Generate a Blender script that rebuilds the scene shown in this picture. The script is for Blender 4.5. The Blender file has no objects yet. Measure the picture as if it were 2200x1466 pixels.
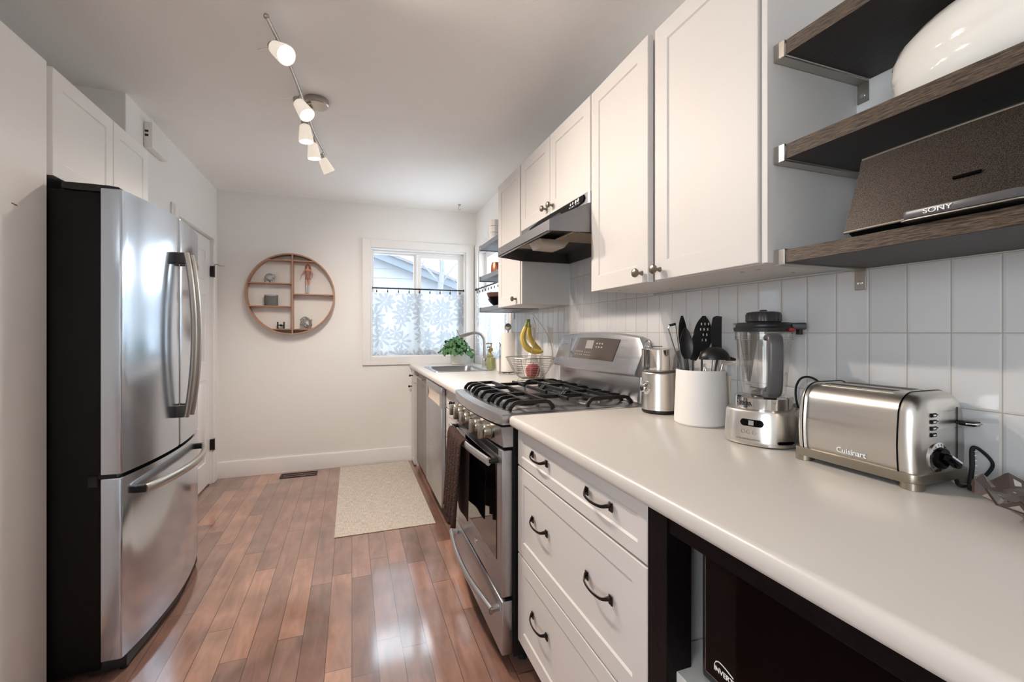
import bpy, bmesh, math, random
from math import sin, cos, pi, radians, atan2, sqrt, hypot
from mathutils import Matrix, Vector
random.seed(7)
S = bpy.context.scene
COL = S.collection

# ------------------------------------------------------------ camera
cam = bpy.data.cameras.new('camera')
cam.sensor_width = 36.0
cam.lens = 955.0 / 2200.0 * 36.0
cam.shift_y = -18.0 / 2200.0
cam.clip_start = 0.02
camo = bpy.data.objects.new('camera', cam)
COL.objects.link(camo)
camo.location = (0, 0, 1.21)
camo.rotation_euler = (radians(90), 0, -math.atan(344.0 / 955.0))
S.camera = camo

# ------------------------------------------------------------ colour management and world
S.view_settings.view_transform = 'Standard'
S.view_settings.look = 'None'
S.view_settings.gamma = 1.0
S.view_settings.use_curve_mapping = False
S.view_settings.exposure = 1.18
S.cycles.use_denoising = True
S.cycles.max_bounces = 10
S.cycles.diffuse_bounces = 6
S.cycles.glossy_bounces = 5
S.cycles.transparent_max_bounces = 16
S.cycles.sample_clamp_indirect = 8.0
S.cycles.caustics_reflective = False
S.cycles.caustics_refractive = False

W = bpy.data.worlds.new('overcast_sky')
S.world = W
W.use_nodes = True
nt = W.node_tree
bg = nt.nodes['Background']
tc = nt.nodes.new('ShaderNodeTexCoord')
sep = nt.nodes.new('ShaderNodeSeparateXYZ')
ramp = nt.nodes.new('ShaderNodeValToRGB')
nt.links.new(tc.outputs['Generated'], sep.inputs[0])
nt.links.new(sep.outputs['Z'], ramp.inputs['Fac'])
ramp.color_ramp.elements[0].position = 0.0
ramp.color_ramp.elements[0].color = (0.90, 0.94, 1.0, 1)
ramp.color_ramp.elements[1].position = 0.7
ramp.color_ramp.elements[1].color = (0.78, 0.88, 1.0, 1)
nt.links.new(ramp.outputs[0], bg.inputs['Color'])
bg.inputs['Strength'].default_value = 3.3


def portal(name, loc, rot, sx, sy):
    l = bpy.data.lights.new(name, 'AREA')
    l.shape = 'RECTANGLE'
    l.size, l.size_y = sx, sy
    l.cycles.is_portal = True
    o = bpy.data.objects.new(name, l)
    COL.objects.link(o)
    o.location = loc
    o.rotation_euler = rot


portal('daylight_sink_window', (0.614, 4.47, 1.49), (radians(-90), 0, 0), 0.90, 1.02)
portal('daylight_side_window', (1.33, 3.745, 1.49), (0, radians(90), 0), 1.02, 0.90)
rd = bpy.data.lights.new('added_left_fill', 'AREA')     # added fill light from behind the viewer, brightens the right run
rd.shape = 'RECTANGLE'
rd.size, rd.size_y = 1.25, 1.35
rd.energy = 18
rd.color = (0.93, 0.96, 1.0)
rdo = bpy.data.objects.new('added_left_fill', rd)
COL.objects.link(rdo)
rdo.location = (-1.80, -1.15, 1.45)
rdo.rotation_euler = (0, radians(-90), 0)

# ------------------------------------------------------------ key dimensions
H = 2.40
R = 1.163      # right wall
L = -1.056     # left wall, far stretch
LB = -1.65     # left wall behind the fridge
B = 4.30       # back wall
REAR = -2.6
LF = -0.962    # fronts on the left side
UF = 0.863     # fronts of the wall cabinets
CT = 0.914


# ------------------------------------------------------------ materials
def srgb(r, g, b):
    f = lambda c: (c / 255.0) / 12.92 if c <= 10 else (((c / 255.0) + 0.055) / 1.055) ** 2.4
    return (f(r), f(g), f(b), 1)


MATS = {}


def P(name, col, rough=0.5, metal=0.0, var=0.05, vscale=8.0, bump=0.0, bscale=60.0, stretch=(1, 1, 1), rvar=0.0, trans=0.0,
      ior=1.45, alpha=1.0, emit=None, estr=0.0, coat=0.0, spec=0.5, sheen=0.0):
    m = bpy.data.materials.new(name)
    m.use_nodes = True
    t = m.node_tree
    b = t.nodes['Principled BSDF']
    b.inputs['Roughness'].default_value = rough
    b.inputs['Metallic'].default_value = metal
    b.inputs['IOR'].default_value = ior
    b.inputs['Transmission Weight'].default_value = trans
    b.inputs['Alpha'].default_value = alpha
    b.inputs['Coat Weight'].default_value = coat
    b.inputs['Specular IOR Level'].default_value = spec
    b.inputs['Sheen Weight'].default_value = sheen
    c = t.nodes.new('ShaderNodeTexCoord')
    mp = t.nodes.new('ShaderNodeMapping')
    mp.inputs['Scale'].default_value = stretch
    t.links.new(c.outputs['Object'], mp.inputs[0])
    n = t.nodes.new('ShaderNodeTexNoise')
    n.inputs['Scale'].default_value = vscale
    n.inputs['Detail'].default_value = 4
    t.links.new(mp.outputs[0], n.inputs['Vector'])
    mix = t.nodes.new('ShaderNodeMix')
    mix.data_type = 'RGBA'
    mix.inputs['A'].default_value = tuple(max(0, x * (1 - var)) for x in col[:3]) + (1,)
    mix.inputs['B'].default_value = tuple(min(1, x * (1 + var)) for x in col[:3]) + (1,)
    t.links.new(n.outputs['Fac'], mix.inputs['Factor'])
    t.links.new(mix.outputs['Result'], b.inputs['Base Color'])
    if rvar:
        mr = t.nodes.new('ShaderNodeMapRange')
        mr.inputs['To Min'].default_value = max(0.02, rough - rvar)
        mr.inputs['To Max'].default_value = min(1, rough + rvar)
        mr.inputs['From Min'].default_value = 0.3
        mr.inputs['From Max'].default_value = 0.7
        t.links.new(n.outputs['Fac'], mr.inputs['Value'])
        t.links.new(mr.outputs[0], b.inputs['Roughness'])
    if bump:
        n2 = t.nodes.new('ShaderNodeTexNoise')
        n2.inputs['Scale'].default_value = bscale
        n2.inputs['Detail'].default_value = 3
        t.links.new(mp.outputs[0], n2.inputs['Vector'])
        bp = t.nodes.new('ShaderNodeBump')
        bp.inputs['Strength'].default_value = bump
        bp.inputs['Distance'].default_value = 0.01
        t.links.new(n2.outputs['Fac'], bp.inputs['Height'])
        t.links.new(bp.outputs[0], b.inputs['Normal'])
    if emit:
        b.inputs['Emission Color'].default_value = emit
        b.inputs['Emission Strength'].default_value = estr
    MATS[name] = m
    return m


wall_paint = P('wall_paint', srgb(236, 235, 233), 0.6, var=0.01, vscale=3, bump=0.04, bscale=220)
ceil_paint = P('ceiling_paint', srgb(246, 245, 243), 0.75, var=0.015, vscale=5, bump=0.12, bscale=160)
trim_paint = P('trim_paint', srgb(232, 231, 230), 0.35, var=0.01)
door_paint = P('door_paint', srgb(233, 232, 232), 0.35, var=0.01)
cab_paint = P('cabinet_lacquer', srgb(210, 206, 203), 0.5, var=0.01, bump=0.02, bscale=90)
cab_white = P('white_lacquer', srgb(242, 241, 238), 0.4, var=0.01)
cab_inner = P('cabinet_board', srgb(205, 203, 200), 0.5, var=0.02)
counter_m = P('counter_laminate', srgb(203, 198, 192), 0.30, var=0.004, vscale=30)
steel = P('brushed_steel', srgb(178, 178, 181), 0.30, 1.0, var=0.02, vscale=3, stretch=(1, 1, 30), rvar=0.03)
bright_steel = P('toaster_steel', srgb(220, 216, 210), 0.30, 1.0, var=0.03, vscale=3, stretch=(1, 1, 40), rvar=0.03)
steel_h = P('brushed_steel_sideways', srgb(182, 182, 184), 0.30, 1.0, var=0.025, vscale=3, stretch=(1, 1, 40), rvar=0.03)
fridge_steel = P('fridge_steel', srgb(202, 211, 222), 0.17, 1.0, var=0.02, vscale=2.5, stretch=(1, 2, 1), rvar=0.05)
chrome = P('polished_chrome', srgb(215, 214, 212), 0.10, 1.0, var=0.02)
nickel = P('satin_nickel', srgb(182, 177, 170), 0.32, 1.0, var=0.05)
gunmetal = P('hood_grey_steel', srgb(132, 131, 134), 0.38, 0.85, var=0.04)
knob_m = P('pewter', srgb(130, 122, 112), 0.38, 1.0, var=0.15, vscale=60)
bronze = P('dark_bronze', srgb(48, 42, 42), 0.38, 0.8, var=0.2, vscale=60)
black_gloss = P('black_gloss', srgb(5, 5, 6), 0.12, var=0.1, spec=0.2)
black_glass = P('black_oven_glass', srgb(14, 11, 11), 0.05, var=0.05, coat=0.4, spec=0.7)
black_matte = P('black_plastic', srgb(22, 22, 23), 0.42, var=0.1)
fridge_black = P('fridge_side_black', srgb(9, 8, 7), 0.45, var=0.1, bump=0.05, bscale=250, spec=0.25)
cast_iron = P('cast_iron', srgb(22, 20, 20), 0.42, 0.2, var=0.2, vscale=80, bump=0.12, bscale=260)
grey_plastic = P('grey_plastic', srgb(82, 80, 82), 0.3, var=0.05)
charcoal = P('charcoal_nylon', srgb(28, 26, 27), 0.36, var=0.1)
white_cer = P('white_ceramic', srgb(236, 232, 226), 0.12, var=0.01, coat=0.5)
crock_m = P('matte_white_ceramic', srgb(232, 228, 224), 0.5, var=0.01, bump=0.02)
dish_m = P('glazed_white_ceramic', srgb(232, 231, 226), 0.06, var=0.01, coat=0.6)
white_pl = P('white_plastic', srgb(232, 230, 226), 0.4, var=0.01)
paper_m = P('paper_towel', srgb(238, 232, 226), 0.9, var=0.02, bump=0.2, bscale=150)
towel_m = P('brown_terry_cloth', srgb(62, 41, 33), 0.95, var=0.35, vscale=35, bump=1.0, bscale=120)
bamboo = P('bamboo', srgb(172, 132, 108), 0.45, var=0.2, vscale=6, stretch=(1, 1, 8))
leaf_m = P('leaf_green', srgb(76, 120, 70), 0.4, var=0.45, vscale=18)
stem_m = P('plant_stem', srgb(98, 130, 60), 0.5, var=0.1)
soil_m = P('potting_soil', srgb(50, 38, 30), 0.95, var=0.3, vscale=60)
banana_m = P('banana_skin', srgb(206, 178, 84), 0.42, var=0.12, vscale=14)
banana_g = P('banana_stem', srgb(128, 134, 58), 0.5, var=0.15)
banana_t = P('banana_tip', srgb(52, 40, 28), 0.7, var=0.2)
apple_m = P('red_apple_skin', srgb(160, 66, 70), 0.25, var=0.35, vscale=22, stretch=(1, 1, 0.3))
brass = P('aged_brass', srgb(168, 142, 78), 0.3, 1.0, var=0.1)
copper = P('copper', srgb(190, 120, 92), 0.3, 0.8, var=0.05)
bowl_brown = P('brown_wood_bowl', srgb(88, 62, 56), 0.45, var=0.2, vscale=10)
silver_orn = P('hammered_silver', srgb(190, 190, 188), 0.25, 0.9, var=0.4, vscale=120, bump=0.8, bscale=160)
mesh_grey = P('sparkling_grey_tin', srgb(116, 118, 114), 0.4, 0.7, var=0.7, vscale=160, bump=0.6, bscale=260)
skin_m = P('figurine_skin', srgb(196, 150, 132), 0.5, var=0.05)
fig_red = P('figurine_cloth', srgb(158, 108, 98), 0.5, var=0.1)
fig_pale = P('figurine_boots', srgb(190, 194, 200), 0.4, var=0.05)
fig_hair = P('figurine_hair', srgb(150, 96, 74), 0.5, var=0.1)
rubber = P('dark_rubber', srgb(18, 18, 18), 0.7, var=0.1)
red_pl = P('red_plastic', srgb(176, 28, 30), 0.35, var=0.05)
grey_pat = P('weathered_grey_laminate', srgb(118, 110, 104), 0.35, var=0.35, vscale=3, stretch=(6, 6, 0.6))
filter_m = P('hood_filter_mesh', srgb(150, 130, 108), 0.4, 0.7, var=0.5, vscale=70, bump=1.0, bscale=140, stretch=(1, 3, 1))
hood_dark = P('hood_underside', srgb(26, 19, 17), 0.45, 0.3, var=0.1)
label_m = P('paper_label', srgb(170, 160, 150), 0.7, var=0.45, vscale=200, stretch=(1, 4, 1))
cream_pl = P('cream_plastic', srgb(214, 200, 184), 0.35, var=0.03)
siding_m = P('house_siding', srgb(134, 138, 144), 0.6, var=0.02)
rake_m = P('house_fascia', srgb(94, 102, 110), 0.6, var=0.03)
roof_m = P('house_shingles', srgb(104, 104, 108), 0.9, var=0.2, vscale=20)
bark_m = P('tree_bark', srgb(110, 112, 118), 0.9, var=0.2, vscale=10)
snow_m = P('snowy_ground', srgb(226, 230, 234), 0.9, var=0.08, vscale=1)
rod_m = P('curtain_rod_black', srgb(36, 40, 48), 0.4, 0.5, var=0.1)
shelf_grey = P('shelf_grey', srgb(108, 114, 124), 0.45, var=0.1)
sparkle = None


def wood_dark(name, base, hi, scale):
    m = P(name, base, 0.42, var=0.1)
    t = m.node_tree
    b = t.nodes['Principled BSDF']
    c = t.nodes.new('ShaderNodeTexCoord')
    mp = t.nodes.new('ShaderNodeMapping')
    mp.inputs['Scale'].default_value = scale
    t.links.new(c.outputs['Object'], mp.inputs[0])
    n = t.nodes.new('ShaderNodeTexNoise')
    n.inputs['Scale'].default_value = 12
    n.inputs['Detail'].default_value = 6
    n.inputs['Roughness'].default_value = 0.75
    t.links.new(mp.outputs[0], n.inputs[0])
    r = t.nodes.new('ShaderNodeValToRGB')
    r.color_ramp.elements[0].position = 0.42
    r.color_ramp.elements[0].color = base
    r.color_ramp.elements[1].position = 0.62
    r.color_ramp.elements[1].color = hi
    t.links.new(n.outputs['Fac'], r.inputs[0])
    t.links.new(r.outputs[0], b.inputs['Base Color'])
    bp = t.nodes.new('ShaderNodeBump')
    bp.inputs['Strength'].default_value = 0.4
    bp.inputs['Distance'].default_value = 0.004
    t.links.new(n.outputs['Fac'], bp.inputs['Height'])
    t.links.new(bp.outputs[0], b.inputs['Normal'])
    return m


shelf_front = wood_dark('shelf_edge_oak', srgb(44, 35, 29), srgb(108, 92, 78), (10, 2.5, 40))
shelf_dark = wood_dark('shelf_black_brown', srgb(24, 17, 16), srgb(44, 33, 30), (14, 1.0, 14))
frame_dark = wood_dark('black_brown_frame', srgb(9, 6, 8), srgb(17, 10, 12), (10, 3, 3))
frame_dark.node_tree.nodes['Principled BSDF'].inputs['Specular IOR Level'].default_value = 0.15


def math_node(t, op, a=None, b=None, c=None):
    n = t.nodes.new('ShaderNodeMath')
    n.operation = op
    for i, v in enumerate((a, b, c)):
        if v is None:
            continue
        if isinstance(v, (int, float)):
            n.inputs[i].default_value = v
        else:
            t.links.new(v, n.inputs[i])
    return n.outputs[0]


def floor_material():
    m = bpy.data.materials.new('hardwood_planks')
    m.use_nodes = True
    t = m.node_tree
    b = t.nodes['Principled BSDF']
    c = t.nodes.new('ShaderNodeTexCoord')
    s = t.nodes.new('ShaderNodeSeparateXYZ')
    t.links.new(c.outputs['Object'], s.inputs[0])
    PW, PL = 0.0915, 0.95
    fx = math_node(t, 'DIVIDE', s.outputs['X'], PW)
    row = math_node(t, 'FLOOR', fx)
    wn = t.nodes.new('ShaderNodeTexWhiteNoise')
    wn.noise_dimensions = '1D'
    t.links.new(row, wn.inputs['W'])
    off = math_node(t, 'MULTIPLY', wn.outputs['Value'], 7.3)
    fy = math_node(t, 'ADD', math_node(t, 'DIVIDE', s.outputs['Y'], PL), off)
    # vary the plank length by bending the coordinate
    fyb = math_node(t, 'ADD', fy, math_node(t, 'MULTIPLY', math_node(t, 'SINE', math_node(t, 'MULTIPLY', fy, 2.1)), 0.3))
    idx = math_node(t, 'FLOOR', fyb)
    cmb = t.nodes.new('ShaderNodeCombineXYZ')
    t.links.new(row, cmb.inputs[0])
    t.links.new(idx, cmb.inputs[1])
    w2 = t.nodes.new('ShaderNodeTexWhiteNoise')
    w2.noise_dimensions = '2D'
    t.links.new(cmb.outputs[0], w2.inputs['Vector'])
    ramp = t.nodes.new('ShaderNodeValToRGB')
    e = ramp.color_ramp.elements
    e[0].position = 0.0
    e[0].color = srgb(122, 90, 80)
    e[1].position = 1.0
    e[1].color = srgb(184, 142, 120)
    for p, cc in ((0.25, srgb(152, 114, 98)), (0.5, srgb(138, 108, 97)), (0.75, srgb(166, 122, 103))):
        x = e.new(p)
        x.color = cc
    t.links.new(w2.outputs['Value'], ramp.inputs[0])
    # grain
    mp = t.nodes.new('ShaderNodeMapping')
    mp.inputs['Scale'].default_value = (9, 1.8, 1)
    t.links.new(c.outputs['Object'], mp.inputs[0])
    addv = t.nodes.new('ShaderNodeVectorMath')
    addv.operation = 'ADD'
    t.links.new(mp.outputs[0], addv.inputs[0])
    cm2 = t.nodes.new('ShaderNodeCombineXYZ')
    t.links.new(math_node(t, 'MULTIPLY', w2.outputs['Value'], 40.0), cm2.inputs[1])
    t.links.new(cm2.outputs[0], addv.inputs[1])
    n = t.nodes.new('ShaderNodeTexNoise')
    n.inputs['Scale'].default_value = 2.2
    n.inputs['Detail'].default_value = 7
    n.inputs['Roughness'].default_value = 0.62
    n.inputs['Distortion'].default_value = 0.7
    t.links.new(addv.outputs[0], n.inputs[0])
    gr = t.nodes.new('ShaderNodeMapRange')
    gr.inputs['From Min'].default_value = 0.3
    gr.inputs['From Max'].default_value = 0.7
    gr.inputs['To Min'].default_value = 0.70
    gr.inputs['To Max'].default_value = 1.22
    t.links.new(n.outputs['Fac'], gr.inputs['Value'])
    n3 = t.nodes.new('ShaderNodeTexNoise')
    n3.inputs['Scale'].default_value = 4.0
    n3.inputs['Detail'].default_value = 3
    t.links.new(c.outputs['Object'], n3.inputs[0])
    bl = t.nodes.new('ShaderNodeMapRange')
    bl.inputs['From Min'].default_value = 0.35
    bl.inputs['From Max'].default_value = 0.65
    bl.inputs['To Min'].default_value = 0.78
    bl.inputs['To Max'].default_value = 1.16
    t.links.new(n3.outputs['Fac'], bl.inputs['Value'])
    mul = t.nodes.new('ShaderNodeVectorMath')
    mul.operation = 'SCALE'
    t.links.new(ramp.outputs[0], mul.inputs[0])
    t.links.new(math_node(t, 'MULTIPLY', gr.outputs[0], bl.outputs[0]), mul.inputs['Scale'])
    # seams
    def seam(v, wd):
        f = math_node(t, 'FRACT', v)
        d = math_node(t, 'MINIMUM', f, math_node(t, 'SUBTRACT', 1.0, f))
        return math_node(t, 'LESS_THAN', d, wd)
    sm = math_node(t, 'MAXIMUM', seam(fx, 0.013), seam(fyb, 0.0016))
    mx = t.nodes.new('ShaderNodeMix')
    mx.data_type = 'RGBA'
    t.links.new(sm, mx.inputs['Factor'])
    t.links.new(mul.outputs[0], mx.inputs['A'])
    mx.inputs['B'].default_value = srgb(66, 44, 38)
    t.links.new(mx.outputs['Result'], b.inputs['Base Color'])
    rr = t.nodes.new('ShaderNodeMapRange')
    rr.inputs['To Min'].default_value = 0.24
    rr.inputs['To Max'].default_value = 0.38
    b.inputs['Coat Weight'].default_value = 0.8
    b.inputs['Coat Roughness'].default_value = 0.10
    b.inputs['Coat IOR'].default_value = 2.1
    t.links.new(n.outputs['Fac'], rr.inputs['Value'])
    t.links.new(rr.outputs[0], b.inputs['Roughness'])
    bp = t.nodes.new('ShaderNodeBump')
    bp.inputs['Strength'].default_value = 0.35
    bp.inputs['Distance'].default_value = 0.002
    hgt = math_node(t, 'SUBTRACT', math_node(t, 'MULTIPLY', n.outputs['Fac'], 0.25), math_node(t, 'MULTIPLY', sm, 0.8))
    t.links.new(hgt, bp.inputs['Height'])
    t.links.new(bp.outputs[0], b.inputs['Normal'])
    return m


def tile_material():
    m = bpy.data.materials.new('glazed_white_tile')
    m.use_nodes = True
    t = m.node_tree
    b = t.nodes['Principled BSDF']
    c = t.nodes.new('ShaderNodeTexCoord')
    s = t.nodes.new('ShaderNodeSeparateXYZ')
    t.links.new(c.outputs['Object'], s.inputs[0])
    TW, TH = 0.07655, 0.1513
    fy = math_node(t, 'DIVIDE', math_node(t, 'SUBTRACT', s.outputs['Y'], 0.4749), TW)
    fz = math_node(t, 'DIVIDE', math_node(t, 'SUBTRACT', s.outputs['Z'], 1.2092), TH)
    def dist(v, w):
        f = math_node(t, 'FRACT', v)
        return math_node(t, 'MULTIPLY', math_node(t, 'MINIMUM', f, math_node(t, 'SUBTRACT', 1.0, f)), w)
    d = math_node(t, 'MINIMUM', dist(fy, TW), dist(fz, TH))
    g = math_node(t, 'LESS_THAN', d, 0.0011)
    cmb = t.nodes.new('ShaderNodeCombineXYZ')
    t.links.new(math_node(t, 'FLOOR', fy), cmb.inputs[0])
    t.links.new(math_node(t, 'FLOOR', fz), cmb.inputs[1])
    wn = t.nodes.new('ShaderNodeTexWhiteNoise')
    wn.noise_dimensions = '2D'
    t.links.new(cmb.outputs[0], wn.inputs['Vector'])
    mr = t.nodes.new('ShaderNodeMapRange')
    mr.inputs['To Min'].default_value = 0.96
    mr.inputs['To Max'].default_value = 1.03
    t.links.new(wn.outputs['Value'], mr.inputs['Value'])
    sc = t.nodes.new('ShaderNodeVectorMath')
    sc.operation = 'SCALE'
    sc.inputs[0].default_value = srgb(203, 203, 204)[:3]
    t.links.new(mr.outputs[0], sc.inputs['Scale'])
    mx = t.nodes.new('ShaderNodeMix')
    mx.data_type = 'RGBA'
    t.links.new(g, mx.inputs['Factor'])
    t.links.new(sc.outputs[0], mx.inputs['A'])
    mx.inputs['B'].default_value = srgb(168, 160, 150)
    t.links.new(mx.outputs['Result'], b.inputs['Base Color'])
    mixr = t.nodes.new('ShaderNodeMix')
    t.links.new(g, mixr.inputs['Factor'])
    mixr.inputs['A'].default_value = 0.09
    mixr.inputs['B'].default_value = 0.8
    t.links.new(mixr.outputs['Result'], b.inputs['Roughness'])
    n = t.nodes.new('ShaderNodeTexNoise')
    n.inputs['Scale'].default_value = 7
    t.links.new(c.outputs['Object'], n.inputs[0])
    edge = t.nodes.new('ShaderNodeMapRange')
    edge.inputs['From Max'].default_value = 0.005
    t.links.new(d, edge.inputs['Value'])
    hh = math_node(t, 'ADD', edge.outputs[0], math_node(t, 'MULTIPLY', n.outputs['Fac'], 0.55))
    bp = t.nodes.new('ShaderNodeBump')
    bp.inputs['Strength'].default_value = 0.5
    bp.inputs['Distance'].default_value = 0.0022
    t.links.new(hh, bp.inputs['Height'])
    t.links.new(bp.outputs[0], b.inputs['Normal'])
    return m


def mat_rug():
    m = P('woven_mat', srgb(200, 190, 174), 0.85, var=0.05)
    t = m.node_tree
    b = t.nodes['Principled BSDF']
    c = t.nodes.new('ShaderNodeTexCoord')
    outs = []
    for sc in ((5, 90, 1), (90, 5, 1)):
        mp = t.nodes.new('ShaderNodeMapping')
        mp.inputs['Scale'].default_value = sc
        t.links.new(c.outputs['Object'], mp.inputs[0])
        n = t.nodes.new('ShaderNodeTexNoise')
        n.inputs['Scale'].default_value = 4
        n.inputs['Detail'].default_value = 2
        t.links.new(mp.outputs[0], n.inputs[0])
        outs.append(n.outputs['Fac'])
    a = math_node(t, 'MULTIPLY', math_node(t, 'ADD', outs[0], outs[1]), 0.5)
    r = t.nodes.new('ShaderNodeValToRGB')
    r.color_ramp.elements[0].position = 0.38
    r.color_ramp.elements[0].color = srgb(168, 157, 146)
    r.color_ramp.elements[1].position = 0.6
    r.color_ramp.elements[1].color = srgb(218, 208, 197)
    t.links.new(a, r.inputs[0])
    t.links.new(r.outputs[0], b.inputs['Base Color'])
    return m


def mat_curtain():
    """thin white voile with a daisy pattern woven in"""
    m = bpy.data.materials.new('floral_voile')
    m.use_nodes = True
    t = m.node_tree
    t.nodes.remove(t.nodes['Principled BSDF'])
    out = t.nodes['Material Output']
    uv = t.nodes.new('ShaderNodeUVMap')
    mp = t.nodes.new('ShaderNodeMapping')
    mp.inputs['Scale'].default_value = (5.2, 5.2, 1)
    t.links.new(uv.outputs[0], mp.inputs[0])
    masks = []
    for k, (sc, off, pet, rad) in enumerate(((1.0, 0.0, 4.5, 0.54), (1.25, 3.7, 3.5, 0.46))):
        m2 = t.nodes.new('ShaderNodeMapping')
        m2.inputs['Scale'].default_value = (sc, sc, 1)
        m2.inputs['Location'].default_value = (off, off * 0.7, 0)
        t.links.new(mp.outputs[0], m2.inputs[0])
        v = t.nodes.new('ShaderNodeTexVoronoi')
        v.voronoi_dimensions = '2D'
        v.inputs['Scale'].default_value = 1.0
        v.inputs['Randomness'].default_value = 0.7
        t.links.new(m2.outputs[0], v.inputs['Vector'])
        sb = t.nodes.new('ShaderNodeVectorMath')
        sb.operation = 'SUBTRACT'
        t.links.new(m2.outputs[0], sb.inputs[0])
        t.links.new(v.outputs['Position'], sb.inputs[1])
        sx = t.nodes.new('ShaderNodeSeparateXYZ')
        t.links.new(sb.outputs[0], sx.inputs[0])
        ang = math_node(t, 'ARCTAN2', sx.outputs[1], sx.outputs[0])
        r = v.outputs['Distance']
        petal = math_node(t, 'ABSOLUTE', math_node(t, 'COSINE', math_node(t, 'MULTIPLY', ang, pet)))
        lim = math_node(t, 'MULTIPLY', math_node(t, 'POWER', petal, 0.95), rad)
        inside = math_node(t, 'LESS_THAN', r, lim)
        ring = math_node(t, 'GREATER_THAN', r, 0.09)
        masks.append(math_node(t, 'MULTIPLY', inside, ring))
    mask = math_node(t, 'MAXIMUM', masks[0], masks[1])
    tr = t.nodes.new('ShaderNodeBsdfTransparent')
    tl = t.nodes.new('ShaderNodeBsdfTranslucent')
    df = t.nodes.new('ShaderNodeBsdfDiffuse')
    colm = t.nodes.new('ShaderNodeMix')
    colm.data_type = 'RGBA'
    t.links.new(mask, colm.inputs['Factor'])
    colm.inputs['A'].default_value = (0.57, 0.585, 0.60, 1)
    colm.inputs['B'].default_value = (0.39, 0.41, 0.435, 1)
    t.links.new(colm.outputs['Result'], tl.inputs['Color'])
    t.links.new(colm.outputs['Result'], df.inputs['Color'])
    m1 = t.nodes.new('ShaderNodeMixShader')
    m1.inputs[0].default_value = 0.45
    t.links.new(tl.outputs[0], m1.inputs[1])
    t.links.new(df.outputs[0], m1.inputs[2])
    m3 = t.nodes.new('ShaderNodeMixShader')
    m3.inputs[0].default_value = 0.88
    t.links.new(tr.outputs[0], m3.inputs[1])
    t.links.new(m1.outputs[0], m3.inputs[2])
    t.links.new(m3.outputs[0], out.inputs['Surface'])
    return m


def thin_glass(name, tint=(0.96, 0.98, 0.98, 1), refl=0.08, rough=0.02):
    m = bpy.data.materials.new(name)
    m.use_nodes = True
    t = m.node_tree
    t.nodes.remove(t.nodes['Principled BSDF'])
    out = t.nodes['Material Output']
    tr = t.nodes.new('ShaderNodeBsdfTransparent')
    tr.inputs[0].default_value = tint
    gl = t.nodes.new('ShaderNodeBsdfGlossy')
    gl.inputs['Roughness'].default_value = rough
    lw = t.nodes.new('ShaderNodeLayerWeight')
    lw.inputs['Blend'].default_value = 0.35
    f = math_node(t, 'ADD', math_node(t, 'MULTIPLY', lw.outputs['Facing'], 0.45), refl)
    mx = t.nodes.new('ShaderNodeMixShader')
    t.links.new(f, mx.inputs[0])
    t.links.new(tr.outputs[0], mx.inputs[1])
    t.links.new(gl.outputs[0], mx.inputs[2])
    t.links.new(mx.outputs[0], out.inputs['Surface'])
    return m


def mat_grille():
    """perforated speaker cloth: fine dark weave with warm flecks"""
    m = P('speaker_grille_cloth', srgb(70, 58, 48), 0.45, 0.5, var=0.3, vscale=300)
    t = m.node_tree
    b = t.nodes['Principled BSDF']
    c = t.nodes.new('ShaderNodeTexCoord')
    v = t.nodes.new('ShaderNodeTexVoronoi')
    v.inputs['Scale'].default_value = 900
    t.links.new(c.outputs['Object'], v.inputs['Vector'])
    r = t.nodes.new('ShaderNodeValToRGB')
    r.color_ramp.elements[0].color = srgb(86, 74, 64)
    r.color_ramp.elements[0].position = 0.2
    r.color_ramp.elements[1].color = srgb(28, 24, 21)
    r.color_ramp.elements[1].position = 0.55
    t.links.new(v.outputs['Distance'], r.inputs[0])
    t.links.new(r.outputs[0], b.inputs['Base Color'])
    return m


floor_m = floor_material()
tile_m = tile_material()
rug_m = mat_rug()
curtain_m = mat_curtain()
pane_m = thin_glass('window_glass', refl=0.03)
clear_m = thin_glass('clear_plastic_jar', (0.97, 0.97, 0.96, 1), 0.05, 0.03)
smoke_m = thin_glass('smoked_glass', (0.52, 0.44, 0.40, 1), 0.20, 0.06)
soap_m = P('green_liquid_soap', srgb(176, 182, 118), 0.1, var=0.05, trans=0.2)
grille_m = mat_grille()
screen_m = P('dark_display', srgb(74, 66, 62), 0.08, var=0.05, coat=0.5)
lcd_m = P('grey_lcd', srgb(150, 150, 144), 0.2, var=0.03)
white_ink = P('white_print', srgb(235, 235, 235), 0.5, var=0.01)
grey_ink = P('grey_print', srgb(60, 60, 62), 0.5, var=0.01)
shade_m = P('frosted_lamp_glass', srgb(240, 236, 230), 0.35, var=0.01, emit=(1.0, 0.86, 0.70, 1), estr=0.22)
glow_m = P('lamp_glow', srgb(255, 240, 215), 0.5, var=0.0, emit=(1.0, 0.86, 0.66, 1), estr=2.2)


# ------------------------------------------------------------ mesh building
def catmull(pts, n=6, closed=False):
    pts = [Vector(p) for p in pts]
    out = []
    N = len(pts)
    rng = range(N) if closed else range(N - 1)
    for i in rng:
        p0 = pts[(i - 1) % N] if (closed or i > 0) else pts[0]
        p1, p2 = pts[i], pts[(i + 1) % N]
        p3 = pts[(i + 2) % N] if (closed or i + 2 < N) else pts[-1]
        for k in range(n):
            t = k / n
            out.append(0.5 * ((2 * p1) + (-p0 + p2) * t + (2 * p0 - 5 * p1 + 4 * p2 - p3) * t * t + (-p0 + 3 * p1 - 3 * p2 + p3) * t ** 3))
    if not closed:
        out.append(pts[-1])
    return out


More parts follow.
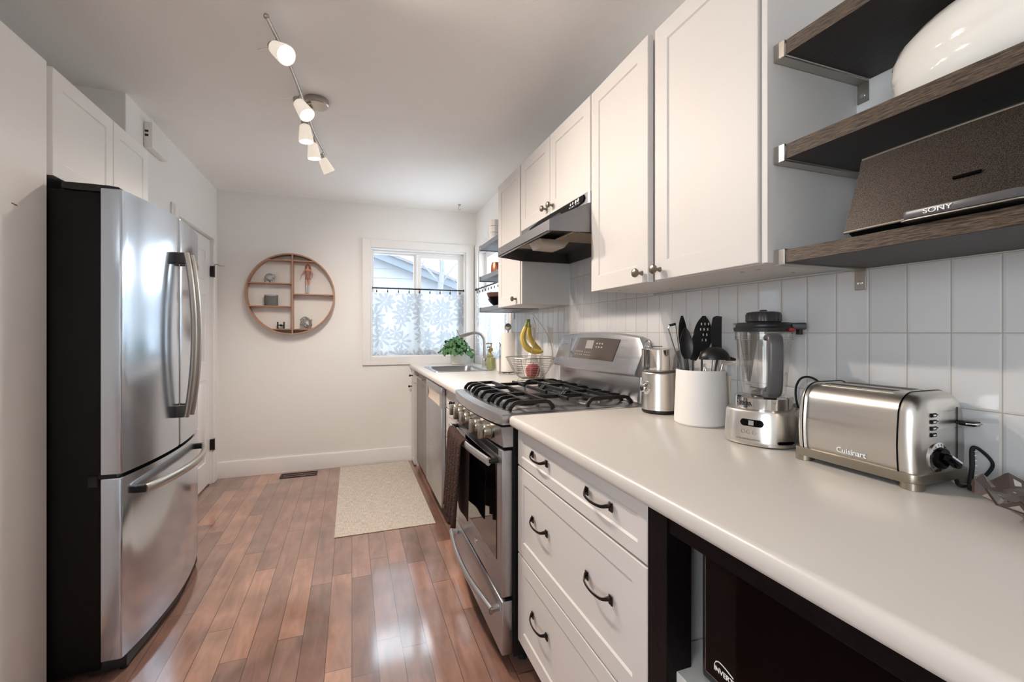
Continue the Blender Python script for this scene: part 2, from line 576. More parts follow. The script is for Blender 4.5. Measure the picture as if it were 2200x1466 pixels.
class M:
    def __init__(self, tf=None):
        self.bm = bmesh.new()
        self.tf = tf or Matrix.Identity(4)

    def _v(self, co):
        return self.bm.verts.new(self.tf @ Vector(co))

    def box(self, x0, x1, y0, y1, z0, z1, b=0.0, seg=2):
        if x0 > x1: x0, x1 = x1, x0
        if y0 > y1: y0, y1 = y1, y0
        if z0 > z1: z0, z1 = z1, z0
        vs = [self._v((x, y, z)) for x in (x0, x1) for y in (y0, y1) for z in (z0, z1)]
        f = []
        for a in ((0, 1, 3, 2), (4, 6, 7, 5), (0, 4, 5, 1), (2, 3, 7, 6), (0, 2, 6, 4), (1, 5, 7, 3)):
            f.append(self.bm.faces.new([vs[i] for i in a]))
        if b > 0:
            es = list({e for q in f for e in q.edges})
            bmesh.ops.bevel(self.bm, geom=es, offset=b, segments=seg, profile=0.5, affect='EDGES', clamp_overlap=True)
        return self

    def prism(self, poly, axis, a0, a1, b=0.0, seg=2):
        """poly: 2D points; axis x -> (y,z), y -> (x,z), z -> (x,y)"""
        def co(p, a):
            return {'x': (a, p[0], p[1]), 'y': (p[0], a, p[1]), 'z': (p[0], p[1], a)}[axis]
        A = [self._v(co(p, a0)) for p in poly]
        C = [self._v(co(p, a1)) for p in poly]
        f = [self.bm.faces.new(A), self.bm.faces.new(C[::-1])]
        n = len(poly)
        for i in range(n):
            f.append(self.bm.faces.new((A[i], A[(i + 1) % n], C[(i + 1) % n], C[i])))
        if b > 0:
            es = list({e for q in f[:2] for e in q.edges})
            bmesh.ops.bevel(self.bm, geom=es, offset=b, segments=seg, profile=0.5, affect='EDGES', clamp_overlap=True)
        return self

    def rings(self, rings, cap=True, closed=False):
        rr = [[self._v(p) for p in r] for r in rings]
        n = len(rr[0])
        m = len(rr)
        for i in range(m if closed else m - 1):
            a, b = rr[i], rr[(i + 1) % m]
            for j in range(n):
                try:
                    self.bm.faces.new((a[j], a[(j + 1) % n], b[(j + 1) % n], b[j]))
                except ValueError:
                    pass
        if cap and not closed:
            for r in (rr[0][::-1], rr[-1]):
                try:
                    self.bm.faces.new(r)
                except ValueError:
                    pass
        return self

    def cyl(self, p0, p1, r, r2=None, seg=24, cap=True):
        p0, p1 = Vector(p0), Vector(p1)
        r2 = r if r2 is None else r2
        d = (p1 - p0).normalized()
        u = d.orthogonal().normalized()
        w = d.cross(u)
        rg = []
        for p, q in ((p0, r), (p1, r2)):
            rg.append([p + u * q * cos(2 * pi * k / seg) + w * q * sin(2 * pi * k / seg) for k in range(seg)])
        return self.rings(rg, cap)

    def revolve(self, prof, p0=(0, 0, 0), d=(0, 0, 1), seg=32, sx=1.0, sy=1.0, cap=True, fl=None):
        """prof: (r, h) along direction d from p0"""
        p0, d = Vector(p0), Vector(d).normalized()
        if abs(d.z) > 0.999:
            u, w = Vector((1, 0, 0)), Vector((0, 1, 0)) * (1 if d.z > 0 else -1)
        else:
            u = d.orthogonal().normalized()
            w = d.cross(u)
        rg = []
        for r, h in prof:
            rg.append([p0 + d * h + u * max(r, 1e-4) * (fl(k / seg) if fl else 1) * sx * cos(2 * pi * k / seg) + w * max(r, 1e-4) * (fl(k / seg) if fl else 1) * sy * sin(2 * pi * k / seg) for k in range(seg)])
        return self.rings(rg, cap)

    def tube(self, pts, r, seg=8, closed=False, cap=True, flat=None, up=None):
        pts = [Vector(p) for p in pts]
        N = len(pts)
        rad = r if isinstance(r, (list, tuple)) else [r] * N
        if len(rad) != N:
            rad = [rad[min(len(rad) - 1, int(i * len(rad) / N))] for i in range(N)]
        rg = []
        u = None
        for i, p in enumerate(pts):
            a = pts[(i - 1) % N] if (closed or i > 0) else pts[0]
            b = pts[(i + 1) % N] if (closed or i < N - 1) else pts[-1]
            d = (b - a)
            if d.length < 1e-9:
                d = Vector((0, 0, 1))
            d.normalize()
            if up is not None:
                u = Vector(up) - d * Vector(up).dot(d)
                u.normalize()
            elif u is None:
                u = d.orthogonal().normalized()
            else:
                u = u - d * u.dot(d)
                if u.length < 1e-6:
                    u = d.orthogonal()
                u.normalize()
            w = d.cross(u)
            fx, fy = flat if flat else (1, 1)
            rg.append([p + u * rad[i] * fx * cos(2 * pi * k / seg) + w * rad[i] * fy * sin(2 * pi * k / seg) for k in range(seg)])
        return self.rings(rg, cap, closed)

    def ball(self, c, rx, ry=None, rz=None, seg=20, rings=12, fn=None):
        ry = rx if ry is None else ry
        rz = rx if rz is None else rz
        rg = []
        for i in range(rings + 1):
            th = pi * i / rings
            q = max(sin(th), 1e-3)
            rg.append([(c[0] + rx * q * cos(2 * pi * k / seg), c[1] + ry * q * sin(2 * pi * k / seg), c[2] - rz * cos(th)) for k in range(seg)])
        return self.rings(rg, True)

    def grid(self, fn, nu, nv, uv=False):
        vs = [[self._v(fn(i / nu, j / nv)) for j in range(nv + 1)] for i in range(nu + 1)]
        lay = self.bm.loops.layers.uv.verify() if uv else None
        for i in range(nu):
            for j in range(nv):
                f = self.bm.faces.new((vs[i][j], vs[i + 1][j], vs[i + 1][j + 1], vs[i][j + 1]))
                if lay:
                    for lp, (a, b) in zip(f.loops, ((i, j), (i + 1, j), (i + 1, j + 1), (i, j + 1))):
                        lp[lay].uv = (a / nu * uv[0], b / nv * uv[1])
        return self

    def shaker(self, f, u0, u1, v0, v1, t=0.02, fr=0.055, rec=0.0045, b=0.0015):
        """framed door: f(u, v, d) maps to world, d outwards from the back face"""
        def quad(pts):
            self.bm.faces.new([self._v(f(*p)) for p in pts])
        i0, i1, j0, j1 = u0 + fr, u1 - fr, v0 + fr, v1 - fr
        w = 0.004
        O = [(u0, v0), (u1, v0), (u1, v1), (u0, v1)]
        bb = b
        Ob = [(u0 + bb, v0 + bb), (u1 - bb, v0 + bb), (u1 - bb, v1 - bb), (u0 + bb, v1 - bb)]
        I = [(i0, j0), (i1, j0), (i1, j1), (i0, j1)]
        J = [(i0 + w, j0 + w), (i1 - w, j0 + w), (i1 - w, j1 - w), (i0 + w, j1 - w)]
        loops = [[(p[0], p[1], 0) for p in O], [(p[0], p[1], t - bb) for p in O], [(p[0], p[1], t) for p in Ob],
                 [(p[0], p[1], t) for p in I], [(p[0], p[1], t - rec) for p in J]]
        vv = [[self._v(f(*p)) for p in lp] for lp in loops]
        for a, c in zip(vv, vv[1:]):
            for k in range(4):
                self.bm.faces.new((a[k], a[(k + 1) % 4], c[(k + 1) % 4], c[k]))
        self.bm.faces.new(vv[-1])
        self.bm.faces.new(vv[0][::-1])
        return self


def origin_of(parent):
    o = parent
    while o is not None and o.parent is not None:
        o = o.parent
    return o


def build(name, m, mat, parent=None, label=None, smooth=True, angle=32, local=False):
    bm = m.bm
    bmesh.ops.recalc_face_normals(bm, faces=bm.faces)
    me = bpy.data.meshes.new(name)
    bm.to_mesh(me)
    bm.free()
    me.materials.append(mat)
    if smooth and len(me.polygons):
        me.polygons.foreach_set('use_smooth', [True] * len(me.polygons))
        me.set_sharp_from_angle(angle=radians(angle))
    o = bpy.data.objects.new(name, me)
    COL.objects.link(o)
    if parent is not None:
        if not local:
            rt = origin_of(parent)
            me.transform(Matrix.Translation(-Vector(rt.location)))
        o.parent = parent
    if label:
        o['label'] = label
    return o


def tag(o, label, cat, group=None):
    o['label'] = label
    o['category'] = cat
    if group:
        o['group'] = group
    return o


def thing(name, label, cat, loc=(0, 0, 0), rz=0.0, group=None):
    o = bpy.data.objects.new(name, None)
    o.empty_display_size = 0.05
    COL.objects.link(o)
    o.location = loc
    o.rotation_euler = (0, 0, rz)
    return tag(o, label, cat, group)


def single(name, m, mat, label, cat, group=None, angle=32):
    o = build(name, m, mat, angle=angle)
    xs = [v.co for v in o.data.vertices]
    c = Vector((sum(v.x for v in xs) / len(xs), sum(v.y for v in xs) / len(xs), min(v.z for v in xs)))
    o.data.transform(Matrix.Translation(-c))
    o.location = c
    return tag(o, label, cat, group)


def struct(name, m, mat, parent=None):
    o = build(name, m, mat, parent)
    if parent is None:
        o['kind'] = 'structure'
    return o


def struct_root(name, loc):
    o = bpy.data.objects.new(name, None)
    COL.objects.link(o)
    o.location = loc
    o['kind'] = 'structure'
    return o


def text(body, size, mtx, mat, parent, name='lettering', ext=0.0003, bold=0.0, align='CENTER', spacing=1.0, xs=1.0, local=False):
    cu = bpy.data.curves.new('lettering', 'FONT')
    cu.body = body
    cu.size = size
    cu.extrude = ext
    cu.offset = bold
    cu.align_x = align
    cu.align_y = 'CENTER'
    cu.space_character = spacing
    tmp = bpy.data.objects.new('lettering_tmp', cu)
    COL.objects.link(tmp)
    dg = bpy.context.evaluated_depsgraph_get()
    me = bpy.data.meshes.new_from_object(tmp.evaluated_get(dg))
    bpy.data.objects.remove(tmp)
    me.transform(mtx @ Matrix.Diagonal((xs, 1, 1, 1)))
    if not local:
        me.transform(Matrix.Translation(-Vector(origin_of(parent).location)))
    me.materials.clear()
    me.materials.append(mat)
    o = bpy.data.objects.new(name, me)
    COL.objects.link(o)
    o.parent = parent
    return o


def frame_m(origin, xdir, ydir):
    x = Vector(xdir).normalized()
    z = x.cross(Vector(ydir)).normalized()
    y = z.cross(x)
    m = Matrix((x, y, z)).transposed().to_4x4()
    m.translation = Vector(origin)
    return m


def dup(root, loc, rz=None, label=None, group=None):
    r = root.copy()
    COL.objects.link(r)
    r.location = loc
    if rz is not None:
        r.rotation_euler = (0, 0, rz)
    if label:
        r['label'] = label
    if group:
        r['group'] = group
    for ch in list(root.children):
        c = ch.copy()
        COL.objects.link(c)
        c.parent = r
        for g in ch.children:
            d = g.copy()
            COL.objects.link(d)
            d.parent = c
    return r


# ============================================================ THE ROOM
WX0, WX1, WZ0, WZ1 = 0.163, 1.061, 0.983, 2.000     # sink window opening (back wall)
SY0, SY1 = 3.290, 4.190                              # side window opening (right wall)

struct('floor', M().box(-1.77, R + 0.16, REAR - 0.12, B + 0.16, -0.12, 0.0), floor_m)
struct('ceiling', M().box(-1.77, R + 0.16, REAR - 0.12, B + 0.16, H, H + 0.12), ceil_paint)
m = M()
m.box(-1.176, WX0, B, B + 0.16, 0, H).box(WX1, R + 0.16, B, B + 0.16, 0, H)
m.box(WX0, WX1, B, B + 0.16, 0, WZ0).box(WX0, WX1, B, B + 0.16, WZ1, H)
struct('wall_back', m, wall_paint)
m = M()
m.box(R, R + 0.16, REAR, SY0, 0, H).box(R, R + 0.16, SY1, B, 0, H)
m.box(R, R + 0.16, SY0, SY1, 0, WZ0).box(R, R + 0.16, SY0, SY1, WZ1, H)
struct('wall_right', m, wall_paint)
DY0, DY1, DZ = 3.40, 4.165, 1.955
m = M()
m.box(L - 0.12, L, 2.724, DY0, 0, H).box(L - 0.12, L, DY1, B, 0, H).box(L - 0.12, L, DY0, DY1, DZ, H)
m.box(LB, L - 0.12, 2.724, 2.844, 0, H)
m.box(LB - 0.12, LB, REAR, -1.85, 0, H).box(LB - 0.12, LB, -0.45, 2.844, 0, H)
m.box(LB - 0.12, LB, -1.85, -0.45, 0, 0.80).box(LB - 0.12, LB, -1.85, -0.45, 2.10, H)
struct('wall_left', m, wall_paint)
struct('wall_rear', M().box(LB - 0.12, R + 0.16, REAR - 0.12, REAR, 0, H), wall_paint)
# closet space behind the door
struct('wall_closet', M().box(-1.62, -1.60, 2.844, B, 0, H), wall_paint)

# baseboard, back wall: flat board with eased top edge
m = M()
m.prism([(B, 0), (B - 0.016, 0), (B - 0.016, 0.118), (B - 0.011, 0.132), (B, 0.134)], 'x', L, 0.545)
struct('baseboard_back', m, trim_paint)
struct('baseboard_left', M().prism([(L, 0), (L + 0.014, 0), (L + 0.014, 0.118), (L + 0.010, 0.132), (L, 0.134)], 'y', 2.724, 3.32), trim_paint)


def casing(name, f, u0, u1, v0, v1, w=0.073, t=0.017, wl=None, wr=None):
    """flat boards round an opening; f(u, v, d)"""
    wl = w if wl is None else wl
    wr = w if wr is None else wr
    def bb(m, a0, a1, c0, c1):
        p, q = Vector(f(a0, c0, 0)), Vector(f(a1, c1, t))
        m.box(p.x, q.x, p.y, q.y, p.z, q.z, 0.002, 1)
    m = M()
    bb(m, u0 - wl, u0, v0 - w, v1 + w)
    bb(m, u1, u1 + wr, v0 - w, v1 + w)
    bb(m, u0, u1, v1, v1 + w)
    bb(m, u0, u1, v0 - w, v0)
    struct(name, m, trim_paint)


casing('trim_1', lambda u, v, d: (u, B - d, v), WX0, WX1, WZ0, WZ1, wr=0.080)
casing('trim_2', lambda u, v, d: (R - d, u, v), SY0, SY1, WZ0, WZ1, wr=0.090, wl=0.085)

# --- sink window: vinyl slider
def slider(name, f, a0, a1, z0, z1):
    """f(u, d, z): u across, d depth into the wall"""
    def bb(m, u0, u1, d0, d1, c0, c1, b=0.002):
        p, q = Vector(f(u0, d0, c0)), Vector(f(u1, d1, c1))
        m.box(p.x, q.x, p.y, q.y, p.z, q.z, b, 1)
    root = struct_root(name, f((a0 + a1) / 2, 0.09, z0))
    m = M()                       # outer frame and jamb liners
    bb(m, a0, a0 + 0.012, 0.0, 0.15, z0, z1)
    bb(m, a1 - 0.012, a1, 0.0, 0.15, z0, z1)
    bb(m, a0 + 0.012, a1 - 0.012, 0.001, 0.15, z1 - 0.012, z1)
    bb(m, a0 + 0.012, a1 - 0.012, 0.001, 0.15, z0, z0 + 0.012)
    bb(m, a0 + 0.012, a0 + 0.030, 0.06, 0.14, z0 + 0.012, z1 - 0.012)
    bb(m, a1 - 0.030, a1 - 0.012, 0.06, 0.14, z0 + 0.012, z1 - 0.012)
    bb(m, a0 + 0.030, a1 - 0.030, 0.06, 0.14, z1 - 0.030, z1 - 0.012)
    bb(m, a0 + 0.030, a1 - 0.030, 0.06, 0.14, z0 + 0.012, z0 + 0.030)
    build('window_frame', m, trim_paint, root)
    mid = a0 + 0.49 * (a1 - a0)
    m = M()                       # fixed side
    bb(m, mid - 0.036, mid - 0.004, 0.10, 0.135, z0 + 0.03, z1 - 0.03)
    bb(m, a0 + 0.03, mid - 0.036, 0.10, 0.135, z0 + 0.03, z0 + 0.05)
    bb(m, a0 + 0.03, mid - 0.036, 0.10, 0.135, z1 - 0.045, z1 - 0.03)
    fx = build('fixed_sash', m, trim_paint, root)
    m = M()
    bb(m, a0 + 0.028, mid - 0.03, 0.116, 0.120, z0 + 0.04, z1 - 0.028, 0)
    build('pane', m, pane_m, fx)
    m = M()                       # sliding sash
    s0, s1 = mid - 0.004, a1 - 0.03
    bb(m, s0, s0 + 0.035, 0.065, 0.098, z0 + 0.03, z1 - 0.03)
    bb(m, s1 - 0.035, s1, 0.065, 0.098, z0 + 0.03, z1 - 0.03)
    bb(m, s0 + 0.035, s1 - 0.035, 0.065, 0.098, z1 - 0.065, z1 - 0.03)
    bb(m, s0 + 0.035, s1 - 0.035, 0.065, 0.098, z0 + 0.03, z0 + 0.065)
    sl = build('sliding_sash', m, trim_paint, root)
    m = M()
    bb(m, s0 + 0.03, s1 - 0.03, 0.080, 0.084, z0 + 0.06, z1 - 0.06, 0)
    build('pane', m, pane_m, sl)
    return root


slider('window_1', lambda u, d, z: (u, B + d, z), WX0, WX1, WZ0, WZ1)
slider('window_2', lambda u, d, z: (R + d, u, z), SY0, SY1, WZ0, WZ1)
rw = struct_root('added_window_3', (LB, -1.15, 0.80))  # unseen window, added as an opening for the left fill light
m = M()
for a in (-1.85, -1.175, -0.50):
    m.box(LB - 0.10, LB - 0.03, a, a + 0.05, 0.85, 2.05)
m.box(LB - 0.10, LB - 0.03, -1.85, -0.45, 0.80, 0.85).box(LB - 0.10, LB - 0.03, -1.85, -0.45, 2.05, 2.10)
build('window_frame', m, trim_paint, rw)
build('pane', M().box(LB - 0.07, LB - 0.066, -1.83, -0.47, 0.82, 2.08), pane_m, rw)

# --- six-panel closet door in the left wall
dr = struct_root('door_1', (L, (DY0 + DY1) / 2, 0))
m = M()
XF = L - 0.012
m.box(XF - 0.034, XF - 0.008, DY0 + 0.004, DY1 - 0.004, 0.012, DZ - 0.004)
rails = [0.012, 0.20, 0.84, 0.97, 1.60, 1.70, 1.86, DZ - 0.004]
st = 0.105
ys = (DY0 + 0.004, DY1 - 0.004)
ym = sum(ys) / 2
m.box(XF - 0.010, XF, ys[0], ys[0] + st, 0.012, DZ - 0.004, 0.002, 1)
m.box(XF - 0.010, XF, ys[1] - st, ys[1], 0.012, DZ - 0.004, 0.002, 1)
m.box(XF - 0.010, XF, ym - 0.05, ym + 0.05, 0.012, DZ - 0.004, 0.002, 1)
for a, b_ in ((0.012, 0.20), (0.84, 0.97), (1.50, 1.60), (1.84, DZ - 0.004)):
    m.box(XF - 0.010, XF - 0.0005, ys[0] + 0.05, ys[1] - 0.05, a, b_, 0.002, 1)
for (z0, z1) in ((0.20, 0.84), (0.97, 1.50), (1.60, 1.84)):
    for (y0, y1) in ((ys[0] + st, ym - 0.05), (ym + 0.05, ys[1] - st)):
        m.box(XF - 0.012, XF - 0.003, y0 + 0.02, y1 - 0.02, z0 + 0.02, z1 - 0.02, 0.006, 2)
dslab = build('door_slab', m, door_paint, dr)
for z in (1.70, 0.315):
    m = M().box(L - 0.010, L + 0.018, DY1 - 0.012, DY1 + 0.010, z - 0.042, z + 0.042, 0.002, 1)
    m.cyl((L + 0.016, DY1, z - 0.045), (L + 0.016, DY1, z + 0.045), 0.006, seg=12)
    build('hinge', m, bronze, dr)
m = M().tube(catmull([(L + 0.016, DY1, 1.752), (L + 0.04, DY1 - 0.02, 1.757), (L + 0.055, DY1 + 0.01, 1.75), (L + 0.08, DY1 + 0.03, 1.752)], 5), 0.0035)
build('hinge_pin_stop', m, nickel, dr)
m = M()
m.box(L, L + 0.018, DY1 + 0.004, DY1 + 0.078, 0, DZ + 0.06, 0.003, 1)
m.box(L, L + 0.018, DY0 - 0.078, DY0 - 0.004, 0, DZ + 0.06, 0.003, 1)
m.box(L, L + 0.018, DY0 - 0.004, DY1 + 0.004, DZ + 0.002, DZ + 0.06, 0.003, 1)
struct('trim_3', m, trim_paint)

# --- tiled splashback and the white strip under the shelves
m = M()
m.box(R - 0.009, R, -0.9, 3.205, CT - 0.03, 1.3625)
m.box(R - 0.009, R, 1.505, 2.250, 1.3625, 1.62)
struct('trim_4', m, tile_m)
m = M().box(R - 0.014, R, -0.9, 0.715, 1.3625, 1.3745, 0.002, 1)
struct('trim_5', m, trim_paint)

# --- outside: ground
struct('ground', M().box(-30, 40, B + 0.4, 60, -0.9, -0.6), snow_m)


# ============================================================ OUTSIDE THINGS
nh = thing('neighbour_house', 'pale sided house with a sloping roof line outside the sink window', 'house', (-1.5, 10, -0.6))
m = M()
pk = (-4.2, 4.58)     # ridge
def roof_z(x):
    return pk[1] - abs(x - pk[0]) * 0.352
for i in range(26):
    z0 = -0.6 + i * 0.20
    z1 = z0 + 0.20
    xr = pk[0] + (pk[1] - z1) / 0.352 - 0.08
    xr0 = pk[0] + (pk[1] - z0) / 0.352 - 0.08
    if xr < pk[0]:
        break
    xr, xr0 = min(xr, 2.6), min(xr0, 2.6)
    xl, xl0 = 2 * pk[0] - xr, 2 * pk[0] - xr0
    vs = [m._v(p) for p in ((xl0, 10.0, z0), (xr0, 10.0, z0), (xr, 10.03, z1), (xl, 10.03, z1))]
    m.bm.faces.new(vs)
    vs = [m._v(p) for p in ((xl0, 10.0, z0), (xr0, 10.0, z0), (xr0, 10.04, z0), (xl0, 10.04, z0))]
    m.bm.faces.new(vs)
m.box(-10, 2.55, 10.04, 14, -0.6, 2.1)
build('siding_wall', m, siding_m, nh)
m = M()
for sgn in (1, -1):
    p = [(pk[0], pk[1] + 0.02), (pk[0] + sgn * 7.4, pk[1] + 0.02 - 7.4 * 0.352), (pk[0] + sgn * 7.4, pk[1] - 0.16 - 7.4 * 0.352), (pk[0], pk[1] - 0.16)]
    m.prism(p, 'y', 9.72, 9.78)
build('fascia_board', m, rake_m, nh)
m = M()
for sgn in (1, -1):
    p = [(pk[0], pk[1] + 0.06), (pk[0] + sgn * 7.5, pk[1] + 0.06 - 7.5 * 0.352), (pk[0] + sgn * 7.5, pk[1] + 0.0 - 7.5 * 0.352), (pk[0], pk[1] + 0.0)]
    m.prism(p, 'y', 9.66, 14.2)
build('roof', m, roof_m, nh)

m = M()
tb = Vector((1.60, 8.6, -0.6))
def limb(p, d, ln, r, depth):
    pts = [Vector(p)]
    dd = Vector(d).normalized()
    for i in range(5):
        dd = (dd + Vector((random.uniform(-.12, .12), random.uniform(-.12, .12), random.uniform(-.02, .10)))).normalized()
        pts.append(pts[-1] + dd * ln / 5)
    m.tube(pts, [r * (1 - 0.5 * i / 5) for i in range(6)], 6)
    if depth > 0:
        for k in range(3 if depth > 1 else 2):
            q = pts[2 + k % 3]
            a = random.uniform(0, 2 * pi)
            limb(q, (cos(a) * 0.8, sin(a) * 0.4, 0.75), ln * 0.6, r * 0.45, depth - 1)
m.tube([tb, tb + Vector((0.02, 0, 1.6)), tb + Vector((0.0, 0, 2.6)), tb + Vector((0.06, 0, 3.0))], [0.10, 0.075, 0.06, 0.055], 8)
limb(tb + Vector((0.06, 0, 3.0)), (-0.05, 0, 1), 2.2, 0.05, 2)
limb(tb + Vector((0.03, 0, 2.75)), (-0.8, 0, 0.7), 1.3, 0.024, 2)
limb(tb + Vector((0.05, 0, 2.8)), (0.6, 0, 0.8), 1.2, 0.022, 2)
limb(tb + Vector((0.02, 0, 2.3)), (0.9, 0, 0.45), 1.4, 0.014, 1)
limb(tb + Vector((0.02, 0, 1.9)), (-0.7, 0, 0.75), 0.9, 0.012, 1)
single('bare_tree', m, bark_m, 'leafless grey tree outside the window in front of the pale house', 'tree')


# ============================================================ CURTAINS
def cafe(fpos, u0, u1, ztop, zbot, rodz, lbl_rod, lbl_cur, nring, grp):
    """fpos(u, d, z): d outward from the wall"""
    rod = thing('curtain_rod', lbl_rod, 'curtain rod', fpos((u0 + u1) / 2, 0.0, rodz))
    m = M().tube([fpos(u0, 0, rodz), fpos(u1, 0, rodz)], 0.0065, 12)
    build('rod', m, rod_m, rod)
    for u in (u0, u1):
        m = M().ball(fpos(u + (0.008 if u == u0 else -0.008), 0, rodz), 0.0125, seg=14, rings=8)
        build('finial', m, rod_m, rod)
    for k in range(nring):
        u = u0 + 0.05 + (u1 - u0 - 0.10) * k / (nring - 1)
        c = Vector(fpos(u, 0, rodz - 0.006))
        pts = []
        for i in range(14):
            a = 2 * pi * i / 14
            q = Vector(fpos(u + 0.003 * cos(a * 2), 0.012 * cos(a), rodz - 0.006 + 0.014 * sin(a)))
            pts.append(q)
        m = M().tube(pts, 0.0014, 6, closed=True)
        p, q = Vector(fpos(u - 0.005, -0.004, rodz - 0.040)), Vector(fpos(u + 0.005, 0.004, rodz - 0.019))
        m.box(p.x, q.x, p.y, q.y, p.z, q.z, 0.001, 1)
        build('clip_ring', m, rod_m, rod)
    def fn(a, b):
        u = u0 + 0.012 + (u1 - u0 - 0.024) * a
        k = a * (nring - 1)
        sag = 0.010 * abs(sin(pi * k))
        z = ztop - sag * (1 - b) - (ztop - zbot) * b
        ph = 7.5 * 2 * pi * a + 1.2 * sin(5 * a)
        d = 0.010 * sin(ph) * (0.45 + 0.75 * b) + 0.004 * sin(23 * a + 3 * b)
        return fpos(u, d - 0.006, z)
    m = M().grid(fn, 150, 14, uv=((u1 - u0), (ztop - zbot)))
    # a stitched hem a little above the lower edge
    cur = single('cafe_curtain', m, curtain_m, lbl_cur, 'curtain', angle=180)
    return cur


cafe(lambda u, d, z: (u, B + 0.020 - d, z), WX0 + 0.004, WX1 - 0.004, 1.588, 0.992, 1.626,
     'black tension rod with clip rings across the back wall sink window',
     'sheer white floral half curtain hanging in the back wall sink window', 9, None)
cafe(lambda u, d, z: (R - 0.030 - d, u, z), SY0 - 0.03, SY1 - 0.01, 1.588, 0.992, 1.626,
     'black curtain rod with rings on the side wall behind the open shelves',
     'sheer white floral half curtain on the side wall behind the soap bottles', 10, None)
# rod brackets for the side window sit on the casing
rb = [o for o in COL.objects if o.name.startswith('curtain_rod')][-1]
for y in (SY0 - 0.02, SY1 - 0.02):
    build('bracket', M().box(R - 0.034, R - 0.016, y - 0.006, y + 0.006, 1.614, 1.638, 0.002, 1), rod_m, rb)

# ============================================================ LEFT SIDE
pc = thing('pantry_cabinet', 'plain white tall cabinet front cut off beside the black side of the fridge', 'cabinet', (-1.3, 1.4, 0))
build('body', M().box(LB + 0.003, LF - 0.020, 0.95, 1.925, 0.0, 2.115), cab_white, pc)
build('door', M().box(LF - 0.020, LF, 0.952, 1.930, 0.0, 2.120, 0.0015, 1), cab_white, pc)
m = M().tube([(LF + 0.0008, 1.765, 1.600), (LF + 0.0008, 1.788, 1.598)], 0.0010, 6)
build('door_catch', m, bronze, pc)

fc = thing('fridge_cabinet', 'white two-door wall cabinet above the refrigerator', 'cabinet', (-1.3, 2.33, 1.749))
build('body', M().box(LB + 0.003, LF - 0.021, 1.932, 2.720, 1.752, 2.118), cab_white, fc)
fl = lambda u, v, d: (LF - 0.02 + d, u, v)
build('door', M().shaker(fl, 1.962, 2.370, 1.749, 2.120), cab_white, fc)
build('door', M().shaker(fl, 2.376, 2.718, 1.749, 2.120), cab_white, fc)

# --- refrigerator
FX = -0.765
FY0, FY1 = 1.940, 2.770
fr = thing('refrigerator', 'stainless steel french door refrigerator with black sides', 'refrigerator', (-1.2, 2.35, 0))
m = M().box(-1.60, -0.826, FY0 + 0.006, FY1 - 0.006, 0.03, 1.700, 0.004, 2)
for y in (FY0 + 0.08, FY1 - 0.08):
    m.cyl((-0.88, y, 0), (-0.88, y, 0.05), 0.022)
    m.cyl((-1.52, y, 0), (-1.52, y, 0.05), 0.022)
build('body', m, fridge_black, fr)
yc, hw = (FY0 + FY1) / 2, (FY1 - FY0) / 2
def fx(y):
    return FX + 0.046 * (1 - ((y - yc) / hw) ** 2)
def fdoor(y0, y1, z0, z1, n=14):
    """slab with a bowed front and eased vertical edges"""
    prof = [(-0.822, y0)]
    r = 0.007
    for i in range(6):
        a = pi / 2 * i / 6
        prof.append((fx(y0 + r) - r + r * sin(a), y0 + r - r * cos(a)))
    for i in range(n + 1):
        y = y0 + r + (y1 - y0 - 2 * r) * i / n
        prof.append((fx(y), y))
    for i in range(1, 7):
        a = pi / 2 * i / 6
        prof.append((fx(y1 - r) - r + r * cos(a), y1 - r + r * sin(a)))
    prof.append((-0.822, y1))
    return M().prism(prof, 'z', z0, z1, 0.0035, 2)
for (a, b_) in ((FY0, yc - 0.003), (yc + 0.003, FY1)):
    d = build('door', fdoor(a, b_, 0.712, 1.715), fridge_steel, fr, angle=50)
    s = -1 if a == FY0 else 1
    hy = yc + s * 0.034
    # bowed vertical handle
    pts = [(fx(hy) + 0.034 + 0.030 * sin(pi * t) ** 0.8, hy, 0.84 + 0.72 * t) for t in [i / 24 for i in range(25)]]
    m = M().tube(pts, 0.0135, 14, flat=(0.85, 1.15), up=(1, 0, 0))
    h = build('handle', m, nickel, d)
    for z in (0.865, 1.535):
        m = M().box(fx(hy) - 0.004, fx(hy) + 0.040, hy - 0.012, hy + 0.012, z - 0.026, z + 0.026, 0.006, 2)
        build('handle_mount', m, grey_plastic, h)
fz = build('freezer_drawer', fdoor(FY0, FY1, 0.060, 0.698), fridge_steel, fr, angle=50)
pts = []
for i in range(33):
    t = i / 32
    y = FY0 + 0.075 + (FY1 - FY0 - 0.15) * t
    pts.append((fx(y) + 0.028 + 0.030 * sin(pi * t) ** 0.7, y, 0.630))
h = build('handle', M().tube(pts, 0.0145, 14, flat=(1.2, 0.8), up=(0, 0, 1)), nickel, fz)
for y in (FY0 + 0.085, FY1 - 0.085):
    build('handle_mount', M().box(fx(y) - 0.004, fx(y) + 0.030, y - 0.014, y + 0.014, 0.617, 0.643, 0.004, 2), black_matte, h)
build('door_gasket', M().box(-0.828, FX - 0.02, FY0 + 0.006, FY1 - 0.006, 0.690, 0.720), rubber, fr)
for y in (FY0 + 0.002, FY1 - 0.002):
    s = 1 if y < yc else -1
    m = M().box(-0.855, FX - 0.014, y, y + s * 0.05, 0.698, 0.712, 0.002, 1)
    m.box(-0.86, -0.83, y - s * 0.004, y + s * 0.02, 0.67, 0.712, 0.003, 1)
    build('middle_hinge', m, black_matte, fr)
    m = M().prism([(-0.93, y), (-0.90, y), (-0.845, y), (-0.800, y), (-0.775, y + s * 0.012), (-0.775, y + s * 0.05), (-0.83, y + s * 0.09), (-0.93, y + s * 0.09)], 'z', 1.702, 1.726, 0.003, 1)
    build('hinge_cover', m, black_matte, fr)
